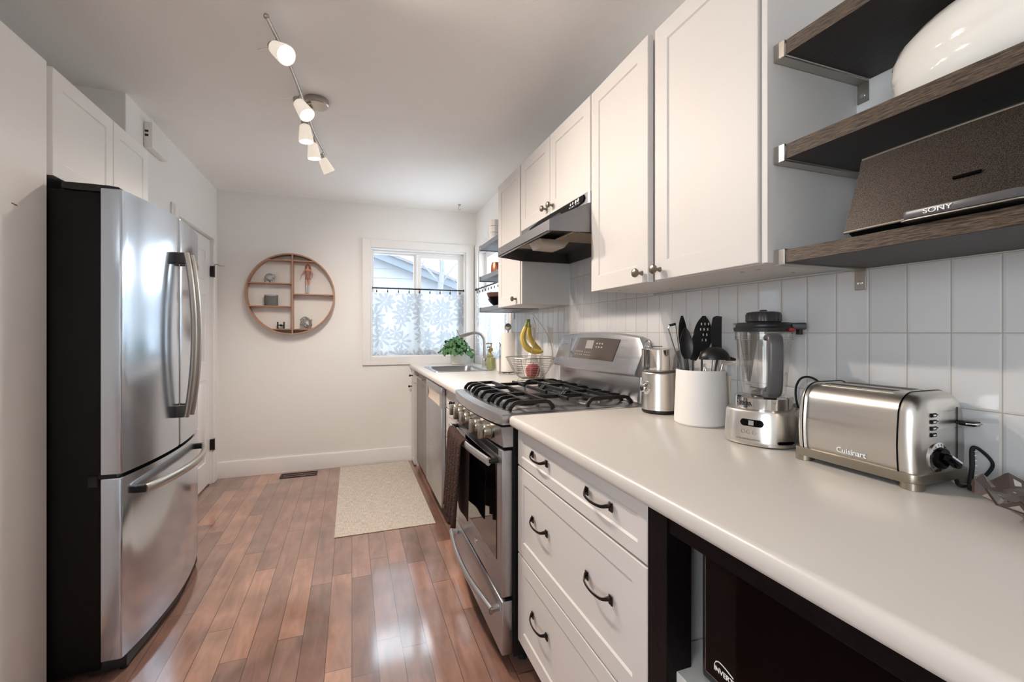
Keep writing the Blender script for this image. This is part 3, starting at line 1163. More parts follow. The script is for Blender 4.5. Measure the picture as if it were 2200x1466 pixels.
m = M().prism([(-0.86, FY0 + 0.01), (-0.76, FY0 + 0.03), (-0.735, yc), (-0.76, FY1 - 0.03), (-0.86, FY1 - 0.01)], 'z', 0.012, 0.055, 0.004, 2)
m.cyl((-0.775, FY0 + 0.05, 0), (-0.775, FY0 + 0.05, 0.03), 0.014)
m.cyl((-0.775, FY1 - 0.05, 0), (-0.775, FY1 - 0.05, 0.03), 0.014)
build('base_grille', m, black_matte, fr)
yb = FY1 - 0.055
m = M().cyl((fx(yb) - 0.001, yb, 1.545), (fx(yb) + 0.003, yb, 1.545), 0.017, seg=24)
build('badge', m, chrome, fr)

# --- things on the far left wall
cb = thing('door_chime', 'white plastic door chime box high on the left wall by the ceiling', 'door chime', (L, 3.05, 2.212))
build('cover', M().box(L + 0.001, L + 0.040, 2.925, 3.150, 2.212, 2.352, 0.004, 2), white_pl, cb)
for z in (2.300, 2.278):
    build('slot', M().box(L + 0.006, L + 0.022, 2.9238, 2.926, z - 0.006, z + 0.006), black_matte, cb)
single('wall_plate', M().box(L + 0.0005, L + 0.012, 3.30, 3.335, 1.86, 2.02, 0.002, 1), white_pl,
       'narrow white cover plate on the left wall just above the fridge doors', 'wall plate')

# ============================================================ ROUND WALL SHELF
CX, CZ, CR = -0.490, 1.541, 0.348
rs = thing('round_wall_shelf', 'round bamboo display shelf hanging on the back wall', 'shelf', (CX, B - 0.001, CZ - CR))
rg = []
for k in range(72):
    a = 2 * pi * k / 72
    c, s_ = cos(a), sin(a)
    rg.append([(CX + c * CR, B - 0.001, CZ + s_ * CR), (CX + c * CR, B - 0.085, CZ + s_ * CR),
               (CX + c * (CR - 0.011), B - 0.085, CZ + s_ * (CR - 0.011)), (CX + c * (CR - 0.011), B - 0.001, CZ + s_ * (CR - 0.011))])
build('ring', M().rings(rg, False, True), bamboo, rs)
def chord(z):
    return sqrt(max(0, (CR - 0.008) ** 2 - (z - CZ) ** 2))
XD = -0.480
build('divider', M().box(XD - 0.006, XD + 0.006, B - 0.083, B - 0.001, CZ - chordz if False else CZ - sqrt((CR - 0.008) ** 2 - (XD - CX) ** 2), CZ + sqrt((CR - 0.008) ** 2 - (XD - CX) ** 2), 0.001, 1), bamboo, rs)
for z, side in ((1.828, 0), (1.240, 0), (1.630, -1), (1.434, -1), (1.541, 1)):
    x0, x1 = CX - chord(z), CX + chord(z)
    if side < 0: x1 = XD
    if side > 0: x0 = XD
    if side == 0:
        build('shelf_board', M().box(x0, XD - 0.006, B - 0.082, B - 0.001, z - 0.005, z + 0.004, 0.001, 1), bamboo, rs)
        build('shelf_board', M().box(XD + 0.006, x1, B - 0.082, B - 0.001, z - 0.005, z + 0.004, 0.001, 1), bamboo, rs)
    else:
        build('shelf_board', M().box(x0, x1, B - 0.082, B - 0.001, z - 0.005, z + 0.004, 0.001, 1), bamboo, rs)

YI = B - 0.045
m = M()
m.ball((-0.657, YI, 1.634 + 0.044), 0.040, 0.028, 0.036, seg=16, rings=10)
for dx in (-0.026, -0.012, 0.014, 0.028):
    m.cyl((-0.657 + dx, YI - 0.008, 1.634), (-0.657 + dx, YI - 0.008, 1.665), 0.008, seg=10)
m.ball((-0.628, YI - 0.012, 1.688), 0.018, 0.016, 0.020, seg=12, rings=8)
single('silver_ornament', m, silver_orn, 'small shiny silver ornament on the upper shelf of the round bamboo shelf', 'ornament')
m = M()
m.prism([(-0.698 + 0.052 + 0.052 * cos(2 * pi * k / 28) * (1 if abs(cos(2 * pi * k / 28)) > .0 else 1), YI + 0.026 * (abs(sin(2 * pi * k / 28)) ** 0.6) * (1 if sin(2 * pi * k / 28) > 0 else -1)) for k in range(28)], 'z', 1.4382, 1.522, 0.003, 2)
tn = thing('square_tin', 'sparkling grey rounded tin on the middle shelf of the round bamboo shelf', 'tin', (-0.646, YI, 1.438))
build('tin_body', m, mesh_grey, tn)
m = M()
m.prism([(-0.646 + 0.053 * cos(2 * pi * k / 28), YI + 0.027 * (abs(sin(2 * pi * k / 28)) ** 0.6) * (1 if sin(2 * pi * k / 28) > 0 else -1)) for k in range(28)], 'z', 1.5222, 1.532, 0.003, 2)
build('lid', m, silver_orn, tn)
m = M()
for x in (-0.596, -0.548):
    m.box(x - 0.0035, x + 0.0035, YI - 0.020, YI + 0.020, 1.2443, 1.302, 0.001, 1)
m.cyl((-0.596, YI, 1.272), (-0.548, YI, 1.272), 0.004, seg=10)
m.box(-0.581, -0.563, YI - 0.009, YI + 0.009, 1.263, 1.281, 0.003, 2)
single('tiny_black_ornament', m, black_matte, 'tiny black two-post ornament on the lowest shelf of the round bamboo shelf', 'ornament')
# wire ball
m = M()
c0 = Vector((-0.375, YI, 1.2445 + 0.0545))
for k in range(6):
    ax = Vector((cos(k * 1.05), sin(k * 0.7) * 0.6, sin(k * 1.9) * 0.8 + 0.2)).normalized()
    u = ax.orthogonal().normalized()
    w = ax.cross(u)
    m.tube([c0 + (u * cos(2 * pi * i / 28) + w * sin(2 * pi * i / 28)) * 0.050 for i in range(28)], 0.0038, 6, closed=True)
single('wire_sphere', m, silver_orn, 'openwork metal ring sphere on the lowest shelf of the round bamboo shelf', 'ornament')

# figurine: small standing doll
fg = thing('figurine', 'small standing doll figurine with long hair on the round bamboo shelf', 'figurine', (-0.362, YI, 1.545))
def skin_figure(name, verts, edges, radii, mat, parent, lv=2):
    me = bpy.data.meshes.new(name)
    me.from_pydata([tuple(v) for v in verts], edges, [])
    o = bpy.data.objects.new(name, me)
    COL.objects.link(o)
    o.modifiers.new('skin', 'SKIN')
    sub = o.modifiers.new('sub', 'SUBSURF')
    sub.levels = sub.render_levels = lv
    for i, r in enumerate(radii):
        me.skin_vertices[0].data[i].radius = (r, r)
    me.skin_vertices[0].data[0].use_root = True
    dg = bpy.context.evaluated_depsgraph_get()
    nm = bpy.data.meshes.new_from_object(o.evaluated_get(dg))
    bpy.data.objects.remove(o)
    nm.materials.clear()
    nm.materials.append(mat)
    nm.polygons.foreach_set('use_smooth', [True] * len(nm.polygons))
    ob = bpy.data.objects.new(name, nm)
    COL.objects.link(ob)
    ob.parent = parent
    return ob
s = 0.265
V = [(0, 0, .52), (0, 0, .62), (0, 0, .74), (0, 0, .81), (0, -.005, .86), (0, -.01, .92),
     (-.085, 0, .79), (-.16, .0, .68), (-.20, -.08, .60), (.085, 0, .79), (.15, 0, .67), (.09, -.09, .58),
     (-.045, 0, .49), (-.040, -.01, .28), (-.030, .01, .05), (-.03, -.05, .02), (.045, 0, .49), (.035, -.01, .28), (.025, .01, .05), (.028, -.05, .02)]
Ed = [(0, 1), (1, 2), (2, 3), (3, 4), (4, 5), (3, 6), (6, 7), (7, 8), (3, 9), (9, 10), (10, 11), (0, 12), (12, 13), (13, 14), (14, 15), (0, 16), (16, 17), (17, 18), (18, 19)]
Rr = [.055, .045, .060, .045, .022, .048, .026, .020, .014, .026, .020, .014, .040, .028, .018, .014, .040, .028, .018, .014]
skin_figure('doll_body', [(x * s, y * s, z * s) for x, y, z in V], Ed, [r * s for r in Rr], skin_m, fg)
m = M()
m.ball((0, 0.004, 0.93 * s), 0.016, 0.014, 0.019, seg=12, rings=8)
m.tube(catmull([(-.013, .006, .93 * s), (-.018, .010, .82 * s), (-.014, .012, .72 * s)], 4), [0.008] * 9, 8)
m.tube(catmull([(.013, .006, .93 * s), (.018, .010, .82 * s), (.014, .012, .72 * s)], 4), [0.008] * 9, 8)
build('hair', m, fig_hair, fg, local=True)
m = M().revolve([(0.012, .47 * s), (0.0185, .50 * s), (0.0165, .58 * s), (0.0150, .64 * s), (0.0185, .73 * s), (0.014, .79 * s)], (0, 0, 0), seg=18, sx=1.15, sy=0.9)
build('outfit', m, fig_red, fg, local=True)
m = M()
for x0, x1 in ((-.040, -.030), (.035, .025)):
    m.tube([(x0 * s, -.01 * s, .30 * s), ((x0 + x1) / 2 * s, 0, .17 * s), (x1 * s, .01 * s, .05 * s)], [0.0092, 0.0078, 0.0062], 12)
build('boots', m, fig_pale, fg, local=True)

# ============================================================ TRACK LIGHT
RA, RB2 = Vector((-0.286, 1.782, 2.335)), Vector((-0.155, 3.048, 2.335))
tl = thing('track_light', 'five-lamp brushed nickel ceiling track light with frosted glass shades', 'ceiling light', (-0.22, 2.42, H))
m = M()
m.revolve([(0.0, 0), (0.058, 0), (0.060, -0.006), (0.060, -0.026), (0.054, -0.032), (0.0, -0.033)], (-0.170, 2.475, H - 0.0005), (0, 0, 1), 36)
build('canopy', m, nickel, tl)
def rp(t):
    p = RA.lerp(RB2, t)
    p.x += 0.010 * sin(2 * pi * t)
    return p
m = M().tube([rp(i / 24) for i in range(25)], 0.0065, 12)
m.ball(tuple(rp(0)), 0.010, seg=12, rings=8)
m.tube([Vector((-0.195, 2.45, 2.37)), rp(0.5)], 0.006, 8)
m.tube([Vector((-0.19, 2.50, 2.37)), rp(0.56)], 0.006, 8)
build('rail', m, nickel, tl)
def head(t, d, drop=0.050, power=0.0, wing=None, cone=128):
    d = Vector(d).normalized()
    j = rp(t) + Vector((-0.010, 0, -0.012))
    base = j + Vector((-0.008, 0, -drop * 0.35))
    hd = M()
    hd.tube([rp(t), j, base], 0.005, 8)
    hd.revolve([(0.0, -0.012), (0.014, -0.012), (0.017, -0.004), (0.017, 0.022), (0.0, 0.022)], base, d, 20)
    if wing:
        hd.tube([base, base + Vector(wing)], 0.0016, 6)
    h_ = build('lamp_head', hd, nickel, tl)
    sh = M().revolve([(0.018, 0.014), (0.026, 0.022), (0.0355, 0.088), (0.0365, 0.102), (0.0335, 0.102), (0.0325, 0.088), (0.023, 0.028), (0.0, 0.026)], base, d, 28, cap=False)
    so = build('lamp_shade', sh, shade_m, h_)
    bu = M().revolve([(0.0, 0.030), (0.012, 0.034), (0.0225, 0.070), (0.0225, 0.082), (0.0, 0.084)], base, d, 20)
    build('bulb', bu, glow_m, h_, label='glowing warm white bulb')
    if power:
        l = bpy.data.lights.new('lamp_spot', 'SPOT')
        l.energy = power
        l.spot_size = radians(cone)
        l.spot_blend = 1.0
        l.shadow_soft_size = 0.022
        l.color = (1.0, 0.87, 0.75)
        lo = bpy.data.objects.new('lamp_spot', l)
        COL.objects.link(lo)
        lo.location = base + d * 0.112
        lo.rotation_euler = d.to_track_quat('-Z', 'Y').to_euler()
head(0.10, (0.55, -0.62, -0.60), power=25, wing=(-0.045, -0.02, -0.035))
head(0.42, (0.48, -0.38, -0.80), power=20, wing=(-0.075, 0.01, 0.0))
head(0.60, (0.08, 0.00, -1.0), power=18, cone=165)
head(0.78, (0.10, 0.05, -1.0), power=18, cone=165)
head(0.96, (0.45, 0.30, -0.80), power=18, cone=160)

hk = M()
hk.revolve([(0.0, 0), (0.013, 0), (0.011, -0.008), (0.0, -0.010)], (0.94, 4.05, H - 0.0005), (0, 0, 1), 16)
hk.tube(catmull([(0.94, 4.05, H - 0.008), (0.932, 4.05, H - 0.030), (0.934, 4.05, H - 0.048), (0.945, 4.05, H - 0.050), (0.948, 4.05, H - 0.038)], 5), 0.0022, 8)
single('ceiling_hook', hk, nickel, 'small metal hook screwed into the ceiling above the sink', 'hook')

# ============================================================ FLOOR THINGS
single('kitchen_mat', M().box(-0.098, 0.500, 2.812, 4.262, 0.0005, 0.005, 0.0015, 1), rug_m, 'beige woven rectangular floor mat along the sink cabinets', 'mat')
fv = thing('floor_vent', 'dark metal floor register by the back wall baseboard', 'vent', (-0.42, 4.17, 0))
build('frame', M().box(-0.565, -0.280, 4.110, 4.125, 0, 0.005, 0.001, 1).box(-0.565, -0.280, 4.215, 4.230, 0, 0.005, 0.001, 1).box(-0.565, -0.550, 4.125, 4.215, 0, 0.005).box(-0.295, -0.280, 4.125, 4.215, 0, 0.005), bronze, fv)
m = M()
for i in range(22):
    x = -0.546 + i * 0.0118
    m.box(x, x + 0.003, 4.125, 4.215, 0.0005, 0.004)
m.box(-0.55, -0.295, 4.168, 4.172, 0.0005, 0.0042)
build('louvres', m, bronze, fv)

# ============================================================ WALL CABINETS ON THE RIGHT
fu = lambda u, v, d: (UF + 0.02 - d, u, v)


def knob(parent, y, z, x=UF, mat=None, r=0.0145):
    m = M().revolve([(0.0, 0.0), (0.008, 0.0), (0.006, 0.004), (0.0045, 0.010), (0.006, 0.017), (r * 0.85, 0.020), (r, 0.025), (r * 0.85, 0.031), (r * 0.4, 0.034), (0, 0.0345)],
                    (x, y, z), (-1, 0, 0), 20, sx=1.0)
    build('knob', m, mat or knob_m, parent)


wc = thing('wall_cabinet', 'tall cream two-door wall cabinet beside the open shelves', 'cabinet', (1.0, 1.12, 1.366))
m = M().box(UF + 0.021, R - 0.001, 0.740, 1.500, 1.367, 2.122, 0.001, 1)
m.box(UF + 0.006, R - 0.001, 0.737, 0.7525, 1.366, 2.125, 0.001, 1)
build('body', m, cab_paint, wc)
for (x, y) in ((0.95, 0.83), (0.95, 0.88), (1.08, 0.84), (0.93, 1.36), (0.93, 1.41), (1.07, 1.30)):
    build('screw_cap', M().cyl((x, y, 1.3667), (x, y, 1.3655), 0.0045, seg=12), nickel, wc)
d2 = build('door', M().shaker(fu, 0.757, 1.120, 1.368, 2.125), cab_paint, wc)
knob(d2, 1.096, 1.398)
# the far door stands very slightly ajar
M1 = Matrix.Translation((UF + 0.02, 1.499, 0)) @ Matrix.Rotation(radians(-1.6), 4, 'Z') @ Matrix.Translation((-UF - 0.02, -1.499, 0))
d1 = build('door', M(M1).shaker(fu, 1.140, 1.499, 1.366, 2.125), cab_paint, wc)
kb = M(M1).revolve([(0.0, 0.0), (0.008, 0.0), (0.006, 0.004), (0.0045, 0.010), (0.006, 0.017), (0.0123, 0.020), (0.0145, 0.025), (0.0123, 0.031), (0.006, 0.034), (0, 0.0345)], (UF, 1.170, 1.396), (-1, 0, 0), 20)
build('knob', kb, knob_m, d1)

hc = thing('hood_cabinet', 'short cream two-door wall cabinet directly above the range hood', 'cabinet', (1.0, 1.88, 1.757))
build('body', M().box(UF + 0.021, R - 0.001, 1.503, 2.250, 1.758, 2.122), cab_paint, hc)
a = build('door', M().shaker(fu, 1.507, 1.876, 1.757, 2.125), cab_paint, hc)
knob(a, 1.846, 1.792)
a = build('door', M().shaker(fu, 1.880, 2.249, 1.757, 2.125), cab_paint, hc)
knob(a, 1.915, 1.792)

sc_ = thing('narrow_wall_cabinet', 'tall narrow cream single-door wall cabinet beyond the range hood', 'cabinet', (1.0, 2.45, 1.366))
m = M().box(UF + 0.021, R - 0.001, 2.268, 2.650, 1.367, 2.122)
m.box(UF + 0.006, R - 0.001, 2.252, 2.268, 1.366, 2.125, 0.001, 1)
build('body', m, cab_paint, sc_)
a = build('door', M().shaker(fu, 2.270, 2.650, 1.366, 2.125), cab_paint, sc_)
knob(a, 2.325, 1.398)

# ============================================================ RANGE HOOD
rh = thing('range_hood', 'grey steel under-cabinet range hood with a dark control strip', 'range hood', (0.95, 1.87, 1.595))
Y0, Y1 = 1.506, 2.248
plan = [(R - 0.010, Y0), (UF, Y0), (0.703, 1.535), (0.703, 2.165), (UF, Y1), (R - 0.010, Y1)]
m = M()
zb, zl = 1.597, 1.640
top_x = UF - 0.004
lo = [m._v((x, y, zb)) for x, y in plan]
mid = [m._v((x, y, zl)) for x, y in plan]
up_plan = [(R - 0.010, Y0), (UF + 0.0, Y0), (top_x, Y0 + 0.012), (top_x, Y1 - 0.012), (UF + 0.0, Y1), (R - 0.010, Y1)]
up = [m._v((x, y, 1.712)) for x, y in up_plan]
tp = [m._v((x, y, 1.7565)) for x, y in up_plan]
n = 6
for A_, B_ in ((lo, mid), (mid, up), (up, tp)):
    for i in range(n):
        m.bm.faces.new((A_[i], A_[(i + 1) % n], B_[(i + 1) % n], B_[i]))
m.bm.faces.new(tp)
m.box(0.703, 0.715, 1.545, 2.155, zb - 0.001, zb + 0.004)
build('canopy', m, gunmetal, rh, angle=15)
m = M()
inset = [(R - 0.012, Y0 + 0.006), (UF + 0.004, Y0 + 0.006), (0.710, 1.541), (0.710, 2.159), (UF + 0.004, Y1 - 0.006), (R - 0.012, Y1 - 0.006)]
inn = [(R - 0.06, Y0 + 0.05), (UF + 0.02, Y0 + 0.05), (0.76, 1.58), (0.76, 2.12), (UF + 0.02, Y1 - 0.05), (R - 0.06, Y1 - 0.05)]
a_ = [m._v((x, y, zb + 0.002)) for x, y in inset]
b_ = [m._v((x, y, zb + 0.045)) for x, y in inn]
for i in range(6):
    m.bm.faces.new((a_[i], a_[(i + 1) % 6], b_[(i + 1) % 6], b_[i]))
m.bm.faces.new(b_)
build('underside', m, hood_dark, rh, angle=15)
build('grease_filter', M(Matrix.Translation((0, 0, 0))).box(0.80, 1.12, 1.53, 1.70, zb - 0.001, zb + 0.006, 0.002, 1), filter_m, rh)
m = M().prism([(0.78, zb + 0.03), (0.80, zb - 0.002), (0.90, zb - 0.004), (0.93, zb + 0.03)], 'y', 1.80, 1.935, 0.004, 2)
build('lamp_cover', m, cream_pl, rh)
build('warning_label', M().box(0.79, 0.90, 1.97, 2.09, zb + 0.0375, zb + 0.0385), label_m, rh)
# control strip on the upper band, sloping down
m = M()
pts = []
m.prism([(1.545, 1.7515), (1.98, 1.7515), (2.10, 1.741), (2.12, 1.728), (2.00, 1.716), (1.62, 1.716), (1.548, 1.724), (1.538, 1.738)], 'x', top_x - 0.006, top_x + 0.002, 0.0015, 1)
cs = build('control_strip', m, black_gloss, rh)
m = M().prism([(1.75, 1.734), (2.02, 1.728), (2.03, 1.722), (1.76, 1.716), (1.735, 1.724)], 'x', top_x - 0.0075, top_x - 0.004)
build('finger_slot', m, black_matte, cs)
for (y, z, w_) in ((1.585, 1.741, 0.008), (1.605, 1.739, 0.008), (1.630, 1.740, 0.006), (1.650, 1.739, 0.006), (1.580, 1.728, 0.003), (1.592, 1.728, 0.003), (1.604, 1.728, 0.003), (1.622, 1.727, 0.003), (1.634, 1.727, 0.003), (1.646, 1.727, 0.003), (1.658, 1.727, 0.003)):
    m = M().revolve([(w_, 0), (w_, 0.0015), (w_ * 0.6, 0.002), (0, 0.002)], (top_x - 0.006, y, z), (-1, 0, 0), 14, sx=0.7)
    build('button', m, white_pl if w_ > 0.004 else white_ink, cs)

# ============================================================ OPEN SHELVES
SX = 0.889
ZS = [(1.3625, 1.391), (1.588, 1.620), (1.815, 1.847)]
near_lbl = ['dark oak wall shelf under the speaker dock, lowest of three by the cabinet',
            'dark oak wall shelf under the white dish, middle of three by the cabinet',
            'dark oak wall shelf cut off at the top, highest of three by the cabinet']
far_lbl = ['lowest small shelf beside the side window, under the dark bowls',
           'middle small shelf beside the side window, above the curtain rod',
           'topmost small shelf beside the side window']


def bracket(parent, y, z0, z1, side, mat):
    """flat steel J bracket: lip in front, strap under the board, leg on the wall"""
    m = M()
    w = 0.026
    y0, y1 = (y, y + w) if side > 0 else (y - w, y)
    t = 0.003
    m.box(SX - 0.004, SX - 0.001, y0, y1, z0 - t, z1 + 0.002, 0.001, 1)
    m.box(SX - 0.004, R - 0.0105 if z0 < 1.4 else R - 0.0015, y0, y1, z0 - t - 0.0005, z0 - 0.0005, 0.001, 1)
    m.box(SX - 0.004, SX + 0.010, y0, y1, z1 + 0.0002, z1 + 0.0025, 0.001, 1)
    xw = R - 0.0105 if z0 < 1.4 else R - 0.0012
    m.box(xw - 0.003, xw, y0, y1, z0 - 0.050, z0 - t, 0.001, 1)
    b = build('bracket', m, mat, parent)
    m = M().revolve([(0.0055, 0), (0.0055, 0.0015), (0.0, 0.002)], (xw - 0.003, (y0 + y1) / 2, z0 - 0.033), (-1, 0, 0), 16)
    build('screw', m, chrome, b)


for i, (z0, z1) in enumerate(ZS):
    s_ = thing('wall_shelf', near_lbl[i], 'shelf', (1.03, 0.2, z0))
    build('board', M().box(SX, R - 0.010 if i == 0 else R - 0.001, -0.62, 0.708, z0, z1, 0.001, 1), shelf_dark, s_)
    build('front_edge', M().box(SX - 0.0008, SX + 0.0002, -0.62, 0.708, z0 + 0.0005, z1 - 0.0005), shelf_front, s_)
    bracket(s_, 0.735, z0, z1, -1, nickel)
    bracket(s_, -0.55, z0, z1, -1, nickel)
for i, (z0, z1) in enumerate(ZS):
    s_ = thing('window_shelf', far_lbl[i], 'shelf', (1.03, 2.9, z0))
    build('board', M().box(SX, R - 0.0185, 2.662, 3.175, z0, z1, 0.001, 1), shelf_grey, s_)
    bracket(s_, 3.178, z0, z1, -1, gunmetal) if i else bracket(s_, 3.178, z0, z1, -1, nickel)

# --- white serving dish on the middle near shelf (lidded oval casserole)
ds = M()
def oval(r, z, k=1.0):
    return [(1.030 + 0.122 * r * cos(2 * pi * i / 56), 0.255 + 0.330 * r * sin(2 * pi * i / 56), z) for i in range(56)]
prof = [(0.70, 0.0), (0.84, 0.004), (0.95, 0.030), (0.985, 0.065), (0.975, 0.070), (0.990, 0.078), (0.985, 0.105), (0.95, 0.128), (0.88, 0.146), (0.74, 0.160), (0.45, 0.170), (0.10, 0.173)]
prof = [(r, 1.6205 + z) for r, z in prof]
ds.rings([oval(r, z) for r, z in prof])
single('oval_serving_dish', ds, dish_m, 'large glossy white oval dish on the middle dark shelf', 'dish', angle=60)

# --- speaker dock
sk = thing('speaker_dock', 'black speaker dock with mesh grille leaning on the lowest dark shelf', 'speaker', (0.97, 0.36, 1.3915))
ya, yb2 = 0.135, 0.597
m = M().prism([(0.908, 1.402), (0.925, 1.392), (1.075, 1.392), (1.060, 1.450), (0.968, 1.548), (0.944, 1.548)], 'y', ya + 0.004, yb2 - 0.004, 0.004, 2)
build('cabinet_body', m, black_matte, sk)
# front grille: slightly bowed leaning sheet with thickness
m = M()
def gr(a, b_):
    y = ya + (yb2 - 0.010 * (b_) - ya) * a
    bow = 0.012 * (1 - (2 * a - 1) ** 2)
    return (0.9035 + 0.0375 * b_ - bow, y, 1.404 + 0.144 * b_)
m.grid(gr, 24, 6)
m.grid(lambda a, b_: tuple(Vector(gr(a, b_)) + Vector((0.006, 0, 0))), 24, 6)
build('grille', m, grille_m, sk)
for b_ in (0.0, 1.0):
    m = M().tube([Vector(gr(i / 24, b_)) + Vector((0.001, 0, 0)) for i in range(25)], 0.0024, 8)
    build('trim_strip', m, nickel, sk)
def front(y, b_):
    a = (y - ya) / (yb2 - ya)
    return Vector(gr(a, b_))
c = front(0.415, 0.40)
m = M().tube([front(0.432, 0.37) + Vector((-0.0015, 0, 0)), front(0.398, 0.37) + Vector((-0.0015, 0, 0))], 0.0028, 10)
build('badge', m, black_gloss, sk)
m = M().prism([(0.872, 0.345), (0.872, 0.475), (0.876, 0.482), (0.893, 0.487), (0.920, 0.487), (0.920, 0.330), (0.885, 0.330)], 'z', 1.3995, 1.4135, 0.002, 2)
dk = build('dock_cradle', m, grey_plastic, sk)
m = M().prism([(0.871, 0.342), (0.871, 0.477), (0.876, 0.486), (0.893, 0.490), (0.920, 0.490), (0.920, 0.327), (0.885, 0.327)], 'z', 1.3965, 1.3990, 0.0008, 1)
build('cradle_trim', m, nickel, dk)
text('SONY', 0.0105, frame_m((0.8713, 0.434, 1.4065), (0, -1, 0), (0, 0, 1)), white_ink, dk, ext=0.0002, bold=0.0001, xs=1.35)
build('indicator', M().box(0.882, 0.890, 0.420, 0.432, 1.4135, 1.4150, 0.0005, 1), white_ink, dk)

# --- things on the small shelves beside the side window
m = M()
for k in range(4):
    z = 1.8475 + k * 0.045
    m.revolve([(0.020, z), (0.034, z + 0.004), (0.041, z + 0.040), (0.0425, z + 0.050), (0.039, z + 0.050), (0.030, z + 0.008), (0, z + 0.006)], (0.975, 3.115, 0), seg=24)
for k in range(4):
    mm = M()
    z = 1.8475 + k * 0.046
    mm.revolve([(0.022, z), (0.036, z + 0.004), (0.043, z + 0.036), (0.045, z + 0.045), (0.041, z + 0.045), (0.034, z + 0.008), (0, z + 0.007)], (0.985, 3.110, 0), seg=24)
    single('stacked_cup', mm, white_cer, ['white cup at the bottom of the stack on the topmost window shelf', 'second white cup up in the stack on the topmost window shelf',
           'third white cup up in the stack on the topmost window shelf', 'uppermost white cup of the stack on the topmost window shelf'][k], 'cup', 'stacked cups on the window shelf')
mg = M().revolve([(0.028, 1.6205), (0.040, 1.626), (0.046, 1.660), (0.044, 1.700), (0.038, 1.722), (0.035, 1.720), (0.040, 1.695), (0.040, 1.650), (0, 1.635)], (1.000, 3.100, 0), seg=24)
single('copper_cup', mg, copper, 'rosy copper cup on the middle window shelf', 'cup')
bw = M().revolve([(0.030, 1.3915), (0.050, 1.396), (0.088, 1.432), (0.098, 1.452), (0.093, 1.453), (0.080, 1.432), (0.045, 1.402), (0, 1.400)], (1.010, 3.030, 0), seg=32)
single('black_bowl', bw, black_gloss, 'glossy black bowl under the brown one on the lowest window shelf', 'bowl')
bw = M().revolve([(0.034, 1.4280), (0.060, 1.436), (0.096, 1.466), (0.104, 1.494), (0.100, 1.494), (0.088, 1.468), (0.05, 1.442), (0, 1.440)], (1.010, 3.035, 0), seg=32)
single('brown_bowl', bw, bowl_brown, 'brown wooden bowl nested on the black bowl on the lowest window shelf', 'bowl')

# ============================================================ COUNTERS AND BASE CABINETS
def counter_prof(xf):
    z = CT
    return [(xf + 0.010, z - 0.038), (xf + 0.003, z - 0.034), (xf, z - 0.026), (xf, z - 0.012), (xf + 0.004, z - 0.004), (xf + 0.012, z), (R - 0.0095, z), (R - 0.0095, z - 0.038)]
NX = 0.526
m = M().prism(counter_prof(NX), 'y', -0.85, 1.487)
single('near_countertop', m, counter_m, 'cream laminate countertop running toward the viewer under the toaster', 'countertop', angle=60)
FXC = 0.512
SXa, SXb, SYa, SYb = 0.600, 0.985, 3.320, 3.840    # sink cut-out
m = M()
p = counter_prof(FXC)
m.prism(p, 'y', 2.262, SYa)
m.prism(p, 'y', SYb, B - 0.001)
pf = [q for q in p[:6]] + [(SXa, CT), (SXa, CT - 0.038)]
m.prism(pf, 'y', SYa, SYb)
m.prism([(SXb, CT - 0.038), (SXb, CT), (R - 0.0095, CT), (R - 0.0095, CT - 0.038)], 'y', SYa, SYb)
single('sink_countertop', m, counter_m, 'cream laminate countertop around the sink below the window', 'countertop', angle=60)

BF = 0.555
fb = lambda u, v, d: (BF + 0.02 - d, u, v)


def pull(parent, y, z, x=BF, w=0.110):
    """drooping bail pull with square feet"""
    m = M()
    h = w / 2
    for s_ in (-1, 1):
        m.box(x - 0.003, x, y + s_ * h - 0.008, y + s_ * h + 0.008, z - 0.010, z + 0.012, 0.001, 1)
    pts = catmull([(x - 0.002, y - h, z + 0.006), (x - 0.009, y - h * 0.93, z + 0.003), (x - 0.018, y - h * 0.66, z - 0.002), (x - 0.022, y, z - 0.004),
                   (x - 0.018, y + h * 0.66, z - 0.002), (x - 0.009, y + h * 0.93, z + 0.003), (x - 0.002, y + h, z + 0.006)], 6)
    n = len(pts)
    rad = [0.0036 + 0.0042 * abs(2 * i / (n - 1) - 1) ** 2 for i in range(n)]
    m.tube(pts, rad, 10, flat=(1.0, 0.6), up=(0, 0, 1))
    build('pull', m, bronze, parent)


dc = thing('drawer_cabinet', 'white three-drawer base cabinet beside the stove', 'cabinet', (0.85, 1.11, 0))
m = M().box(BF + 0.021, R - 0.012, 0.742, 1.478, 0.115, CT - 0.040)
m.box(BF + 0.075, BF + 0.090, 0.742, 1.478, 0.0, 0.115)
build('body', m, cab_inner, dc)
build('toe_kick', M().box(BF + 0.070, BF + 0.075, 0.742, 1.478, 0.0, 0.115), black_matte, dc)
for k, (z0, z1, hz) in enumerate(((0.744, 0.868, 0.812), (0.434, 0.738, 0.600), (0.121, 0.428, 0.288))):
    d_ = build('drawer', M().shaker(fb, 0.744, 1.478, z0, z1, fr=0.050 if k else 0.032), cab_paint, dc)
    pull(d_, 1.285, hz)
    pull(d_, 0.930, hz)

# filler drawers between dishwasher and range
nd = thing('narrow_drawer_cabinet', 'narrow cream drawer cabinet between the dishwasher and the stove', 'cabinet', (0.85, 2.5, 0))
build('body', M().box(BF + 0.021, R - 0.012, 2.266, 2.758, 0.10, CT - 0.040), cab_inner, nd)
for z0, z1 in ((0.744, 0.868), (0.560, 0.738), (0.330, 0.554), (0.110, 0.324)):
    d_ = build('drawer', M().shaker(fb, 2.270, 2.756, z0, z1, fr=0.035), cab_paint, nd)
    knob(d_, 2.513, (z0 + z1) / 2, BF, bronze, 0.012)
build('toe_kick', M().box(BF + 0.060, BF + 0.070, 2.266, 2.758, 0.0, 0.10), black_matte, nd)

